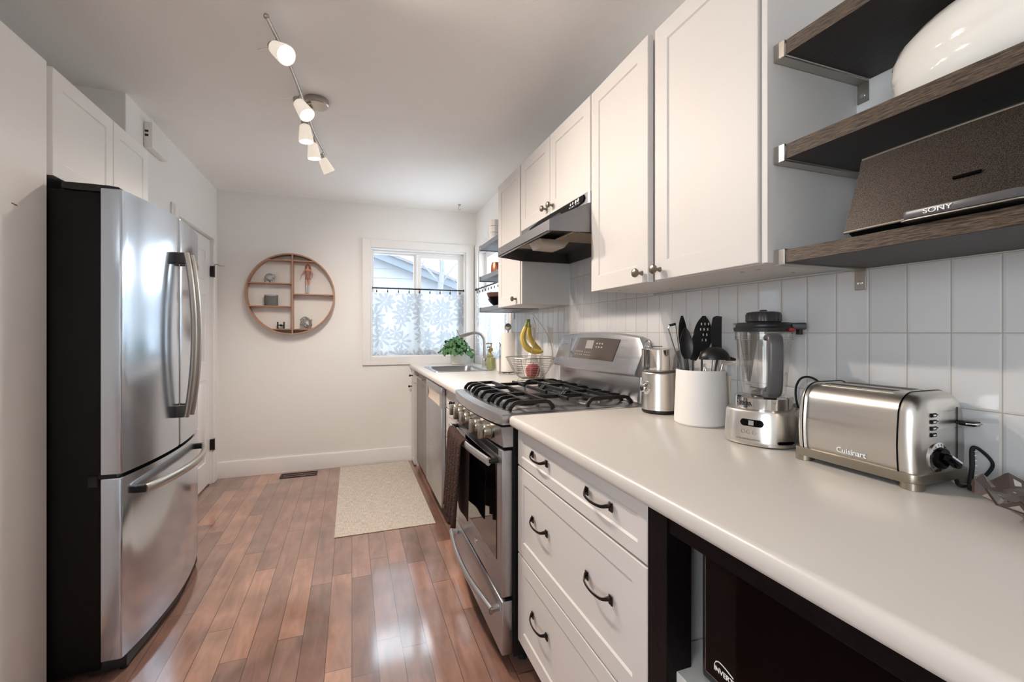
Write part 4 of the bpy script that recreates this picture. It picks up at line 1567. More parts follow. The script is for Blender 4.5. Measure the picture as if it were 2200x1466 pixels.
# dishwasher
dw = thing('dishwasher', 'stainless dishwasher with a recessed pocket handle under the counter', 'dishwasher', (0.85, 3.07, 0))
build('tub', M().box(0.560, R - 0.012, 2.768, 3.372, 0.105, 0.725), black_matte, dw)
DF = 0.527
m = M()
# door as frame around the pocket
m.box(DF, 0.560, 2.766, 3.374, 0.110, 0.735, 0.003, 2)
m.box(DF, 0.560, 2.766, 3.374, 0.815, 0.866, 0.003, 2)
m.box(DF, 0.560, 2.766, 2.830, 0.735, 0.815)
m.box(DF, 0.560, 3.310, 3.374, 0.735, 0.815)
m.box(0.548, 0.560, 2.83, 3.31, 0.735, 0.815)
build('door', m, steel, dw)
m = M().prism([(0.530, 0.8145), (0.547, 0.8145), (0.547, 0.736), (0.531, 0.736), (0.540, 0.77)], 'y', 2.832, 3.308)
build('pocket_handle', m, cream_pl, dw)
build('toe_kick', M().box(0.600, 0.610, 2.766, 3.374, 0.0, 0.105), black_matte, dw)

# sink cabinet with grey wood-look doors
sk2 = thing('sink_cabinet', 'weathered grey wood-look sink cabinet between dishwasher and end cabinet', 'cabinet', (0.85, 3.74, 0))
build('body', M().box(BF + 0.022, R - 0.012, 3.380, 4.090, 0.10, 0.70), cab_inner, sk2)
build('body_rail', M().box(BF + 0.022, BF + 0.04, 3.380, 4.090, 0.70, CT - 0.040), cab_inner, sk2)
for a_, c_ in ((3.382, 3.735), (3.740, 4.088)):
    d_ = build('door', M().box(BF, BF + 0.02, a_, c_, 0.06, 0.866, 0.0015, 1), grey_pat, sk2)
m = M()
for y in (3.55, 3.95):
    m.tube([(BF, y, 0.835), (BF - 0.035, y, 0.835)], 0.004, 8)
m.tube([(BF - 0.035, 3.53, 0.835), (BF - 0.035, 3.97, 0.835)], 0.005, 10)
build('towel_bar', m, nickel, sk2)

# white end cabinet
ec = thing('end_cabinet', 'slim white base cabinet in the corner by the back wall', 'cabinet', (0.85, 4.19, 0))
build('body', M().box(0.552, R - 0.012, 4.096, B - 0.018, 0.0, CT - 0.040), cab_paint, ec)
fe = lambda u, v, d: (0.552 - d, u, v)
d_ = build('drawer', M().shaker(fe, 4.098, B - 0.020, 0.752, 0.868, t=0.02, fr=0.028), cab_paint, ec)
knob(d_, 4.20, 0.812, 0.532, bronze, 0.011)
d_ = build('door', M().shaker(fe, 4.098, B - 0.020, 0.010, 0.746, t=0.02, fr=0.035), cab_paint, ec)
knob(d_, 4.262, 0.705, 0.532, bronze, 0.011)

# --- sink and tap
sn = thing('sink', 'stainless steel drop-in sink in the counter below the window', 'sink', ((SXa + SXb) / 2, (SYa + SYb) / 2, CT))
m = M()
def rr_(x0, x1, y0, y1, r, z, n=6):
    pts = []
    for cx, cy, a0 in ((x1 - r, y1 - r, 0), (x0 + r, y1 - r, pi / 2), (x0 + r, y0 + r, pi), (x1 - r, y0 + r, 3 * pi / 2)):
        for i in range(n + 1):
            a = a0 + pi / 2 * i / n
            pts.append((cx + r * cos(a), cy + r * sin(a), z))
    return pts
m.rings([rr_(SXa - 0.022, SXb + 0.022, SYa - 0.022, SYb + 0.022, 0.03, CT + 0.0002), rr_(SXa - 0.020, SXb + 0.020, SYa - 0.020, SYb + 0.020, 0.03, CT + 0.004),
         rr_(SXa + 0.010, SXb - 0.010, SYa + 0.010, SYb - 0.010, 0.04, CT + 0.004), rr_(SXa + 0.016, SXb - 0.016, SYa + 0.016, SYb - 0.016, 0.045, CT - 0.012),
         rr_(SXa + 0.024, SXb - 0.024, SYa + 0.024, SYb - 0.024, 0.05, CT - 0.16), rr_(SXa + 0.06, SXb - 0.06, SYa + 0.06, SYb - 0.06, 0.05, CT - 0.175)], cap=False)
m.bm.faces.new([m._v(q) for q in rr_(SXa + 0.06, SXb - 0.06, SYa + 0.06, SYb - 0.06, 0.05, CT - 0.175)])
build('basin', m, steel, sn)
m = M().revolve([(0.0, 0.002), (0.04, 0.002), (0.043, 0.0), (0.038, -0.001)], ((SXa + SXb) / 2, (SYa + SYb) / 2, CT - 0.173), seg=24)
build('drain', m, chrome, sn)
fa = thing('kitchen_tap', 'brushed gooseneck kitchen tap behind the sink', 'tap', (1.068, 3.66, CT))
m = M().revolve([(0.026, 0), (0.026, 0.006), (0.020, 0.012), (0.018, 0.070), (0.015, 0.075), (0, 0.076)], (1.068, 3.66, CT + 0.0003), seg=24)
pts = catmull([(1.068, 3.66, CT + 0.07), (1.068, 3.66, CT + 0.20), (1.060, 3.66, CT + 0.25), (1.030, 3.66, CT + 0.285), (0.985, 3.66, CT + 0.295), (0.93, 3.66, CT + 0.285)], 6)
m.tube(pts, 0.0125, 14)
build('spout', m, nickel, fa)
m = M().cyl((0.935, 3.66, CT + 0.2865), (0.845, 3.66, CT + 0.262), 0.0155, 0.017, seg=20)
m.tube([(0.858, 3.66, CT + 0.272), (0.835, 3.66, CT + 0.300), (0.825, 3.66, CT + 0.320)], 0.004, 8)
build('spray_head', m, nickel, fa)
m = M().tube(catmull([(1.068, 3.66, CT + 0.05), (1.068, 3.63, CT + 0.06), (1.065, 3.585, CT + 0.085)], 5), 0.006, 10)
build('lever', m, nickel, fa)

# --- potted plant
pl = thing('potted_plant', 'leafy green plant in a white ridged pot beside the sink', 'plant', (0.925, 4.060, CT))
def flut(t):
    return 1 + 0.035 * abs(sin(2 * pi * t * 9))
m = M().revolve([(0.050, 0.0005), (0.056, 0.004), (0.066, 0.088), (0.068, 0.096), (0.062, 0.096), (0.060, 0.080), (0, 0.078)], (0.925, 4.060, CT), seg=72, fl=flut)
build('pot', m, white_cer, pl)
m = M().cyl((0.925, 4.060, CT + 0.079), (0.925, 4.060, CT + 0.086), 0.058)
build('soil', m, soil_m, pl)
lf = M()
st_ = M()
rnd = random.Random(3)
for i in range(64):
    a = rnd.uniform(0, 2 * pi)
    rr = rnd.uniform(0.02, 0.145) if i > 6 else rnd.uniform(0.0, 0.03)
    hh = CT + 0.110 + 0.155 * (1 - (rr / 0.15) ** 2) * rnd.uniform(0.6, 1.0) + 0.0
    c = Vector((0.925 + rr * cos(a) * 1.0 - 0.010, 4.055 + min(rr * sin(a), 0.10) * 0.95, hh))
    st_.tube(catmull([(0.925 + 0.02 * cos(a), 4.06 + 0.02 * sin(a), CT + 0.085), (0.925 + rr * .45 * cos(a), 4.06 + rr * .45 * sin(a), (hh + CT + 0.1) / 2 + 0.02), tuple(c)], 4), 0.0016, 5)
    # lobed leaf, droops outward
    sz = rnd.uniform(0.030, 0.044)
    tilt = rnd.uniform(0.2, 1.1)
    rot = Matrix.Translation(c) @ Matrix.Rotation(a + rnd.uniform(-.6, .6), 4, 'Z') @ Matrix.Rotation(tilt, 4, 'Y')
    outline = []
    for k in range(20):
        t = 2 * pi * k / 20
        r_ = sz * (0.72 + 0.28 * abs(cos(2.5 * t)) - 0.10 * (k % 2))
        outline.append((r_ * cos(t) * 1.05 + sz * 0.5, r_ * sin(t) * 0.95))
    cen = lf.bm.verts.new(rot @ Vector((sz * 0.35, 0, 0.004)))
    vs = [lf.bm.verts.new(rot @ Vector((x, y, 0.010 * sin(8 * atan2(y, x)) - 3.5 * (x - sz * .4) ** 2 - 3.0 * y * y))) for x, y in outline]
    for k in range(20):
        lf.bm.faces.new((cen, vs[k], vs[(k + 1) % 20]))
for v in lf.bm.verts:
    v.co.y = min(v.co.y, B - 0.024)
    v.co.x = min(v.co.x, R - 0.024)
build('foliage', lf, leaf_m, pl, angle=180)
build('stems', st_, stem_m, pl)

# --- soap bottles, cup, paper towel
sb = thing('soap_dispenser', 'clear glass bottle of green soap with a brass pump', 'soap dispenser', (1.035, 3.36, CT))
m = M().revolve([(0.036, 0.0005), (0.038, 0.004), (0.038, 0.118), (0.030, 0.134), (0.014, 0.142), (0.014, 0.152)], (1.035, 3.36, CT), seg=28, cap=False)
m.revolve([(0.0, 0.0005), (0.036, 0.0005)], (1.035, 3.36, CT), seg=28, cap=False)
build('bottle', m, clear_m, sb)
build('soap', M().revolve([(0.0, 0.008), (0.034, 0.008), (0.035, 0.012), (0.035, 0.100), (0, 0.101)], (1.035, 3.36, CT), seg=28), soap_m, sb)
m = M().revolve([(0.016, 0.150), (0.016, 0.172), (0.008, 0.176), (0.005, 0.180), (0.005, 0.205), (0.010, 0.207), (0.010, 0.214), (0, 0.215)], (1.035, 3.36, CT), seg=20)
m.tube([(1.035, 3.36, CT + 0.211), (1.000, 3.36, CT + 0.211), (0.994, 3.36, CT + 0.205)], 0.004, 8)
build('pump', m, brass, sb)
s2 = thing('amber_bottle', 'slim amber bottle with a dark pump behind the soap dispenser', 'bottle', (1.068, 3.500, CT))
m = M().revolve([(0.0, 0.0005), (0.027, 0.0005), (0.028, 0.010), (0.028, 0.112), (0.012, 0.128), (0.012, 0.140), (0, 0.141)], (1.068, 3.500, CT), seg=24)
build('bottle', m, P('amber_liquid', srgb(168, 160, 96), 0.12, var=0.05, trans=0.2), s2)
m = M().revolve([(0.013, 0.138), (0.013, 0.160), (0.005, 0.164), (0.005, 0.180), (0, 0.182)], (1.068, 3.500, CT), seg=20)
m.tube([(1.068, 3.500, CT + 0.178), (1.040, 3.500, CT + 0.176)], 0.004, 8)
build('pump', m, bowl_brown, s2)
m = M().revolve([(0.0, 0.0005), (0.030, 0.0005), (0.033, 0.004), (0.038, 0.095), (0.036, 0.096), (0.031, 0.010), (0, 0.008)], (1.075, 3.235, CT), seg=28)
single('white_cup', m, white_cer, 'plain white tumbler between the soap and the paper towels', 'cup')
pt = thing('paper_towel_holder', 'steel upright paper towel holder with round knob', 'paper towel holder', (1.060, 3.030, CT))
m = M().revolve([(0.0, 0.0005), (0.068, 0.0005), (0.070, 0.004), (0.068, 0.012), (0.0, 0.014)], (1.060, 3.030, CT), seg=36)
build('base', m, chrome, pt)
m = M().revolve([(0.006, 0.010), (0.006, 0.312), (0.010, 0.314), (0.021, 0.322), (0.0265, 0.338), (0.021, 0.354), (0.008, 0.363), (0, 0.364)], (1.060, 3.030, CT), seg=24)
build('post', m, nickel, pt)
m = M().tube([(1.000, 3.030, CT + 0.010), (1.000, 3.030, CT + 0.200), (1.004, 3.030, CT + 0.208), (0.996, 3.03, CT + 0.226)], 0.0032, 8)
build('side_arm', m, black_matte, pt)
m = M()
rgs = []
for r_, z in ((0.008, 0.0155), (0.0505, 0.0155), (0.0505, 0.2955), (0.008, 0.2955)):
    rgs.append([(1.060 + r_ * cos(2 * pi * k / 36), 3.030 + r_ * sin(2 * pi * k / 36), CT + z) for k in range(36)])
m.rings(rgs, False, True)
single('paper_towel_roll', m, paper_m, 'white paper towel roll on the upright steel holder', 'paper towel')
m = M().revolve([(0.0, 0.0005), (0.052, 0.0005), (0.055, 0.006), (0.050, 0.060), (0.026, 0.150), (0.0185, 0.190), (0.018, 0.320), (0.015, 0.328), (0, 0.329)], (1.090, 2.640, CT), seg=30)
single('white_bottle', m, white_pl, 'white conical long-necked bottle behind the bananas', 'bottle')

# --- fruit basket with banana hook
bc = Vector((0.995, 2.435, CT))
fbk = thing('fruit_basket', 'steel wire fruit basket with a tall banana hook', 'fruit basket', tuple(bc))
m = M()
def ringw(r, z, w=0.0016, n=40):
    m.tube([bc + Vector((r * cos(2 * pi * k / n), r * sin(2 * pi * k / n), z)) for k in range(n)], w, 6, closed=True)
ringw(0.148, 0.150, 0.0028)
def prof_r(t):
    return 0.060 + 0.088 * (t ** 0.62)
for k in range(11):
    t = (k + 0.5) / 11.5
    ringw(prof_r(t), 0.030 + 0.120 * t, 0.0011)
ringw(0.058, 0.028, 0.0022)
for k in range(5):
    m.tube([bc + Vector((-0.055, -0.04 + 0.02 * k, 0.028)), bc + Vector((0.055, -0.04 + 0.02 * k, 0.028))], 0.0012, 6)
for k in range(8):
    a = 2 * pi * k / 8
    m.tube([bc + Vector((prof_r(t) * cos(a), prof_r(t) * sin(a), 0.030 + 0.120 * t)) for t in [i / 10 for i in range(11)]], 0.0018, 6)
build('bowl', m, nickel, fbk)
m = M()
ringw2 = lambda r, z, w: m.tube([bc + Vector((r * cos(2 * pi * k / 40), r * sin(2 * pi * k / 40), z)) for k in range(40)], w, 6, closed=True)
ringw2(0.095, 0.003, 0.0022)
for k in range(4):
    a = 2 * pi * k / 4 + 0.6
    m.tube(catmull([bc + Vector((0.058 * cos(a), 0.058 * sin(a), 0.028)), bc + Vector((0.085 * cos(a), 0.085 * sin(a), 0.022)), bc + Vector((0.095 * cos(a), 0.095 * sin(a), 0.003))], 4), 0.0018, 6)
build('foot_ring', m, nickel, fbk)
# arch: from the wall-side rim over the top
ax = Vector((0.955, -0.28, 0)).normalized()
ay = Vector((0.28, 0.955, 0)).normalized()
def bp_(u, v, z):
    return bc + ax * u + ay * v + Vector((0, 0, z))
m = M()
m.tube(catmull([bp_(0.118, 0.0, 0.120), bp_(0.130, 0, 0.165), bp_(0.118, 0, 0.235), bp_(0.078, 0, 0.320), bp_(0.020, 0, 0.395), bp_(-0.012, 0, 0.412), bp_(-0.018, 0, 0.398), bp_(-0.014, 0, 0.383)], 6), 0.0026, 8)
m.tube(catmull([bp_(0.012, 0, 0.388), bp_(0.028, -0.02, 0.330), bp_(0.020, -0.045, 0.250), bp_(0.0, -0.075, 0.190), bp_(-0.010, -0.105, 0.120), bp_(-0.01, -0.07, 0.045)], 6), 0.0020, 8)
build('banana_hook', m, nickel, fbk)
def banana(path, rad, name, label):
    b_ = thing(name, label, 'banana', tuple(path[0]), group=None)
    pts = catmull(path, 5)
    n = len(pts)
    m = M()
    rs_ = []
    for i in range(n):
        t = i / (n - 1)
        if t < 0.16: r_ = 0.006
        else:
            q = (t - 0.16) / 0.84
            r_ = 0.006 + (rad - 0.006) * min(1, sin(pi * min(1, max(0, q * 0.92 + 0.03))) ** 0.55)
        rs_.append(max(0.0055, r_))
    k0 = int(n * 0.20)
    m.tube(pts[k0:], rs_[k0:], 9)
    build('fruit', m, banana_m, b_)
    m = M().tube(pts[:k0 + 1], rs_[:k0 + 1], 8)
    build('stem', m, banana_g, b_)
    e = pts[-1]
    d_ = (pts[-1] - pts[-2]).normalized()
    build('tip', M().cyl(e - d_ * 0.001, e + d_ * 0.006, 0.0055, 0.004, seg=8), banana_t, b_)
top = bp_(-0.018, 0, 0.375)
banana([top, top + ax * -0.012 + Vector((0, 0, -0.045)), top + ax * -0.030 + Vector((0, 0, -0.105)), top + ax * -0.012 + Vector((0, 0, -0.160)), top + ax * 0.035 + Vector((0, 0, -0.190)), top + ax * 0.085 + Vector((0, 0, -0.192))],
       0.0185, 'banana', 'large front banana hanging from the wire hook')
banana([top + ax * 0.010 + ay * 0.012, top + ax * 0.012 + ay * 0.025 + Vector((0, 0, -0.045)), top + ax * 0.014 + ay * 0.040 + Vector((0, 0, -0.095)), top + ax * 0.030 + ay * 0.042 + Vector((0, 0, -0.132)), top + ax * 0.052 + ay * 0.040 + Vector((0, 0, -0.160)), top + ax * 0.078 + ay * 0.040 + Vector((0, 0, -0.180))],
       0.0165, 'banana', 'smaller greener banana behind the large one on the hook')
ap = thing('apple', 'single red apple lying in the wire basket', 'apple', tuple(bc + Vector((0.004, -0.02, 0.0305))))
m = M().revolve([(0.004, 0.006), (0.020, 0.001), (0.034, 0.012), (0.0435, 0.040), (0.041, 0.064), (0.026, 0.080), (0.012, 0.081), (0.003, 0.074)], bc + Vector((0.004, -0.02, 0.0300)), seg=28)
build('fruit', m, apple_m, ap)
m = M().tube([bc + Vector((0.004, -0.02, 0.104)), bc + Vector((0.006, -0.022, 0.120))], 0.0016, 6)
build('stem', m, banana_t, ap)

knob_steel = P('warm_knob_steel', srgb(158, 150, 138), 0.28, 1.0, var=0.1)
# ============================================================ STOVE
RY0, RY1 = 1.500, 2.256
ryc = (RY0 + RY1) / 2
sv = thing('gas_range', 'stainless steel gas range with black cast iron grates', 'stove', (0.82, ryc, 0))
m = M().box(0.545, R - 0.012, RY0, RY1, 0.045, 0.895)
for x in (0.60, 1.10):
    for y in (RY0 + 0.05, RY1 - 0.05):
        m.cyl((x, y, 0), (x, y, 0.05), 0.018, seg=14)
build('body', m, black_matte, sv)
def bow(y, amt):
    return amt * (1 - ((y - ryc) / (RY1 - ryc)) ** 2)
def bowed(x0, z0, z1, amt, xb=0.546, y0=RY0, y1=RY1, n=16, b=0.003):
    prof = [(xb, y0)] + [(x0 - bow(y0 + (y1 - y0) * i / n, amt), y0 + (y1 - y0) * i / n) for i in range(n + 1)] + [(xb, y1)]
    return M().prism(prof, 'z', z0, z1, b, 2)
od = build('oven_door', M().box(0.503, 0.545, RY0 + 0.002, RY1 - 0.002, 0.262, 0.788, 0.004, 2), steel, sv)
build('oven_window', M().box(0.5005, 0.5035, RY0 + 0.060, RY1 - 0.060, 0.375, 0.735, 0.001, 1), black_glass, od)
build('vent_strip', M().box(0.5015, 0.512, RY0 + 0.045, RY1 - 0.045, 0.762, 0.7865, 0.001, 1), black_matte, od)
pts = [(0.466 - 0.020 * sin(pi * i / 24), RY0 + 0.045 + (RY1 - RY0 - 0.09) * i / 24, 0.742) for i in range(25)]
h = build('handle', M().tube(pts, 0.0125, 14, flat=(1.25, 0.8), up=(0, 0, 1)), steel_h, od)
for y in (RY0 + 0.052, RY1 - 0.052):
    build('handle_mount', M().cyl((0.503, y, 0.742), (0.468, y, 0.742), 0.010, seg=16), black_matte, h)
m = M().cyl((0.5032, ryc - 0.02, 0.312), (0.5005, ryc - 0.02, 0.312), 0.014, seg=24)
build('badge', m, chrome, od)
dd = build('warming_drawer', M().box(0.503, 0.545, RY0 + 0.002, RY1 - 0.002, 0.055, 0.248, 0.004, 2), steel, sv)
pts = [(0.474 - 0.028 * sin(pi * i / 24), RY0 + 0.035 + (RY1 - RY0 - 0.07) * i / 24, 0.205) for i in range(25)]
h = build('handle', M().tube(pts, 0.0125, 14, flat=(1.2, 0.85), up=(0, 0, 1)), steel_h, dd)
for y in (RY0 + 0.045, RY1 - 0.045):
    build('handle_mount', M().box(0.470, 0.504, y - 0.014, y + 0.014, 0.196, 0.214, 0.003, 1), steel_h, h)
# control panel, leaning back slightly
m = M()
n = 16
A_, C_ = [], []
for i in range(n + 1):
    y = RY0 + 0.001 + (RY1 - RY0 - 0.002) * i / n
    A_.append((0.508 - bow(y, 0.016), y, 0.800))
    C_.append((0.500 - bow(y, 0.022), y, 0.872))
rings_ = []
for a, c in zip(A_, C_):
    rings_.append([(0.546, a[1], 0.800), a, c, (0.546, c[1], 0.872)])
m.rings(rings_, True)
cp = build('control_panel', m, steel, sv)
for y in (1.612, 1.722, 1.878, 2.010, 2.118):
    x0 = 0.504 - bow(y, 0.019)
    m = M().revolve([(0.0, 0.0), (0.030, 0.0), (0.030, 0.004), (0.0265, 0.006), (0.0255, 0.026), (0.022, 0.031), (0, 0.031)], (x0, y, 0.838), (-1, 0, 0.05), 28)
    kk = build('burner_knob', m, knob_steel, cp)
    m = M().box(x0 - 0.050, x0 - 0.027, y - 0.0090, y + 0.0090, 0.812, 0.864, 0.004, 2)
    build('knob_grip', m, knob_steel, kk)
# cooktop
ck = build('cooktop', bowed(0.503, 0.878, 0.918, 0.030, xb=R - 0.012, b=0.006), steel_h, sv)
build('burner_well', bowed(0.540, 0.917, 0.9195, 0.022, xb=1.085, y0=RY0 + 0.022, y1=RY1 - 0.022, b=0.001), P('enamel_grey', srgb(176, 176, 178), 0.25, 0.9, var=0.1), ck)
for (x, y, r_) in ((0.645, RY0 + 0.150, 0.050), (0.645, RY1 - 0.150, 0.042), (0.945, RY0 + 0.150, 0.036), (0.945, RY1 - 0.150, 0.042)):
    m = M().revolve([(0, 0), (r_ + 0.012, 0), (r_ + 0.010, 0.008), (r_ * 0.9, 0.012), (0, 0.012)], (x, y, 0.9196), seg=28)
    bu = build('burner', m, nickel, ck)
    m = M().revolve([(0, 0), (r_, 0), (r_, 0.006), (r_ - 0.006, 0.009), (0, 0.010)], (x, y, 0.9318), seg=28)
    build('burner_cap', m, cast_iron, bu)
m = M().revolve([(0, 0), (0.032, 0), (0.030, 0.008), (0, 0.012)], (0.80, ryc, 0.9196), seg=28, sx=2.2, sy=0.9)
build('burner', m, cast_iron, ck)
GZ, GB = 0.951, 0.9197
def gbar(m, pts, w=0.0055, h=0.0075):
    m.tube(pts, 1.0, 8, flat=(h, w), up=(0, 0, 1))
def xbar(m, y, xa, xb_, dropa=True, dropb=True, y2=None):
    y2 = y if y2 is None else y2
    p = []
    if dropa:
        p += [(xa, y, GB + 0.002), (xa + 0.004, y, GB + 0.014), (xa + 0.018, y, GZ - 0.003), (xa + 0.032, y, GZ)]
    else:
        p += [(xa, y, GZ)]
    if dropb:
        p += [(xb_ - 0.032, y2, GZ), (xb_ - 0.018, y2, GZ - 0.003), (xb_ - 0.004, y2, GB + 0.014), (xb_, y2, GB + 0.002)]
    else:
        p += [(xb_, y2, GZ)]
    # keep the bar section stable
    pts = [Vector(q) for q in p]
    rg = []
    for i, q in enumerate(pts):
        a = pts[max(0, i - 1)]
        c = pts[min(len(pts) - 1, i + 1)]
        d = (c - a).normalized()
        side = Vector((0, 1, 0))
        nn = d.cross(side).normalized()
        rg.append([q + side * 0.0055 + nn * 0.007, q - side * 0.0055 + nn * 0.007, q - side * 0.0055 - nn * 0.007, q + side * 0.0055 - nn * 0.007])
    m.rings(rg, True)
gw = (RY1 - RY0 - 0.060) / 3
for k in range(3):
    ya_ = RY0 + 0.030 + gw * k + 0.003
    yb_ = ya_ + gw - 0.006
    yc_ = (ya_ + yb_) / 2
    xs0 = 0.548 - (0.016 if k == 1 else 0.004)
    m = M()
    outer = (ya_ + 0.006, yb_ - 0.006)
    inner = (ya_ + 0.075, yb_ - 0.075) if k != 1 else (yc_,)
    for y in outer:
        xbar(m, y, xs0, 0.720)
        xbar(m, y, 0.868, 1.070)
    for y in inner:
        xbar(m, y, xs0, 0.612, True, False)
        xbar(m, y, 0.985, 1.070, False, True)
    xs_ = (0.612, 0.690, 0.905, 0.985) if k != 1 else (0.612, 0.700, 0.795, 0.890, 0.985)
    for x in xs_:
        m.box(x - 0.0058, x + 0.0058, ya_, yb_, GZ - 0.0072, GZ + 0.0069, 0.001, 1)
    if k != 1:
        xbar(m, yc_, 0.700, 0.895, False, False)
        for x in (0.795,):
            m.box(x - 0.0055, x + 0.0055, ya_ + 0.03, yb_ - 0.03, GZ - 0.007, GZ + 0.0067, 0.001, 1)
    build('grate', m, cast_iron, ck)
# backguard: lower splash panel and leaning console with an arched top
bgp = build('splash_panel', M().box(1.092, R - 0.010, RY0 + 0.006, RY1 - 0.006, 0.9165, 1.060, 0.012, 3), steel_h, sv)
m = M()
n = 28
rg = []
for i in range(n + 1):
    t = i / n
    y = RY0 + 0.001 + (RY1 - RY0 - 0.002) * t
    zt = 1.212 - 0.022 * abs(2 * t - 1) ** 2.2 - 0.040 * max(0, (abs(2 * t - 1) - 0.93) / 0.07) ** 2
    zb_ = 1.030 + 0.004 * abs(2 * t - 1) ** 2
    bl_ = 0.014 * (1 - abs(2 * t - 1) ** 2)
    rg.append([(R - 0.012, y, zt - 0.012), (1.120 - bl_ * 0.3, y, zt), (1.104 - bl_ * 0.5, y, zt - 0.006), (1.060 - bl_, y, zb_ + 0.012), (1.062 - bl_, y, zb_), (1.092, y, zb_ - 0.004), (R - 0.012, y, zb_)])
m.rings(rg, True)
con = build('console', m, steel, sv, angle=40)
# display panel follows the console slope
def con_pt(t, s_, out=0.0015):
    y = RY0 + 0.001 + (RY1 - RY0 - 0.002) * t
    zt = 1.212 - 0.022 * abs(2 * t - 1) ** 2.2 - 0.006
    zb_ = 1.030 + 0.004 * abs(2 * t - 1) ** 2 + 0.012
    bl_ = 0.014 * (1 - abs(2 * t - 1) ** 2)
    xt, xb_ = 1.104 - bl_ * 0.5, 1.060 - bl_
    return Vector((xb_ + (xt - xb_) * s_ - out, y, zb_ + (zt - zb_) * s_))
def patch(t0, t1, s0, s1, out, skew=0.0, nu=16):
    m = M()
    m.grid(lambda a, b_: tuple(con_pt(t0 + (t1 - t0) * a + skew * (a - 0.5) * -(1 - b_), s0 + (s1 - s0) * b_, out)), nu, 4)
    return m
dp = build('display_panel', patch(0.195, 0.790, 0.26, 0.88, 0.0018, skew=0.05), screen_m, con)
build('lcd', patch(0.47, 0.56, 0.56, 0.80, 0.0024), lcd_m, dp)
m = M()
for (t0, s0, w_, h_) in [(0.585 + 0.028 * i, 0.36 + 0.09 * j, 0.010, 0.028) for i in range(4) for j in range(2)] + [(0.42 - 0.030 * i, 0.60 + 0.10 * j - 0.16 * 0, 0.014, 0.035) for i in range(3) for j in range(2)] + [(0.48 + 0.022 * i, 0.36 + 0.08 * j, 0.008, 0.02) for i in range(4) for j in range(2)]:
    m.grid(lambda a, b_: tuple(con_pt(t0 + w_ * a, s0 + h_ * b_, 0.0024)), 1, 1)
build('printed_keys', m, P('panel_print', srgb(176, 168, 158), 0.5, var=0.02), dp)

# --- brown towel over the oven handle
tw = M()
hx = lambda y: 0.466 - 0.020 * sin(pi * min(1, max(0, (y - RY0 - 0.045) / (RY1 - RY0 - 0.09))))
ty0, ty1 = 1.815, 2.130
def tfn(a, b_):
    y = ty0 + (ty1 - ty0) * a
    x = hx(y)
    fr_len, bk_len = 0.350 - 0.02 * a + 0.012 * sin(7 * a), 0.335
    L_ = b_ * (fr_len + 0.055 + bk_len)
    fold = 0.020 * sin(2 * pi * a * 2.6 + 0.4)
    if L_ < fr_len:
        q = 1 - L_ / fr_len                # 1 at hem, 0 at the bar
        yy = y + (0.5 - a) * 0.05 * q ** 0.6 - 0.010 * q
        return (x - 0.0165 - 0.012 * q - abs(fold) * (0.3 + q) , yy, 0.742 - fr_len * q)
    L_ -= fr_len
    if L_ < 0.055:
        an = pi * L_ / 0.055
        return (x - 0.0175 * cos(an), y, 0.742 + 0.0165 * sin(an))
    q = (L_ - 0.055) / bk_len
    yy = y + (0.5 - a) * 0.05 * q
    return (min(x + 0.0165 + 0.003 * sin(9 * a), 0.4915), yy, 0.742 - bk_len * q)
tw.grid(tfn, 34, 60)
bmesh.ops.remove_doubles(tw.bm, verts=tw.bm.verts, dist=1e-6)
bmesh.ops.recalc_face_normals(tw.bm, faces=tw.bm.faces)
tobj = single('dish_towel', tw, towel_m, 'brown patterned dish towel folded over the oven door handle', 'towel', angle=180)
md = tobj.modifiers.new('thickness', 'SOLIDIFY')
md.thickness = 0.004
md.offset = 0.0

# ============================================================ UNDER THE NEAR COUNTER
tb_ = thing('black_brown_frame_unit', 'black-brown open frame under the counter around the microwave', 'cabinet', (0.85, 0.2, 0))
m = M()
m.box(0.552, 0.610, 0.682, 0.738, 0, 0.874, 0.001, 1)
build('post', m, frame_dark, tb_)
m = M().box(0.552, 0.610, -0.80, -0.742, 0, 0.874, 0.001, 1)
build('post', m, frame_dark, tb_)
build('top_rail', M().box(0.556, 0.585, -0.742, 0.682, 0.836, 0.874, 0.001, 1), frame_dark, tb_)
build('shelf', M().box(0.575, R - 0.012, -0.740, 0.738, 0.550, 0.572, 0.001, 1), white_pl, tb_)
mw = thing('microwave', 'black countertop microwave with glossy door on the shelf below the counter', 'microwave', (0.8, 0.38, 0.572))
m = M().box(0.622, 1.02, 0.105, 0.640, 0.586, 0.862, 0.006, 2)
for x in (0.66, 0.98):
    for y in (0.15, 0.60):
        m.cyl((x, y, 0.5722), (x, y, 0.588), 0.014, seg=14)
build('casing', m, black_matte, mw)
dm = build('door', M().box(0.598, 0.622, 0.100, 0.647, 0.584, 0.864, 0.010, 3), P('microwave_trim', srgb(38, 42, 46), 0.3, var=0.1), mw)
m = M()
for (y0_, y1_, z0_, z1_) in ((0.118, 0.6335, 0.6035, 0.6045), (0.118, 0.6335, 0.8490, 0.8500), (0.6325, 0.6335, 0.6035, 0.8500)):
    m.box(0.5970, 0.5985, y0_, y1_, z0_, z1_)
build('chrome_line', m, chrome, dm)
build('door_glass', M().box(0.5972, 0.5985, 0.118, 0.6322, 0.6048, 0.8488), black_gloss, dm)
build('door_window', M().box(0.5968, 0.5975, 0.210, 0.565, 0.6048, 0.8488), P('window_tint', srgb(6, 2, 2), 0.14, var=0.3, spec=0.10), dm)
text('INVERTER', 0.0125, frame_m((0.5966, 0.5850, 0.6250), (0, -1, 0), (0, 0, 1)), white_ink, dm, bold=0.0003, ext=0.0002, xs=1.0)
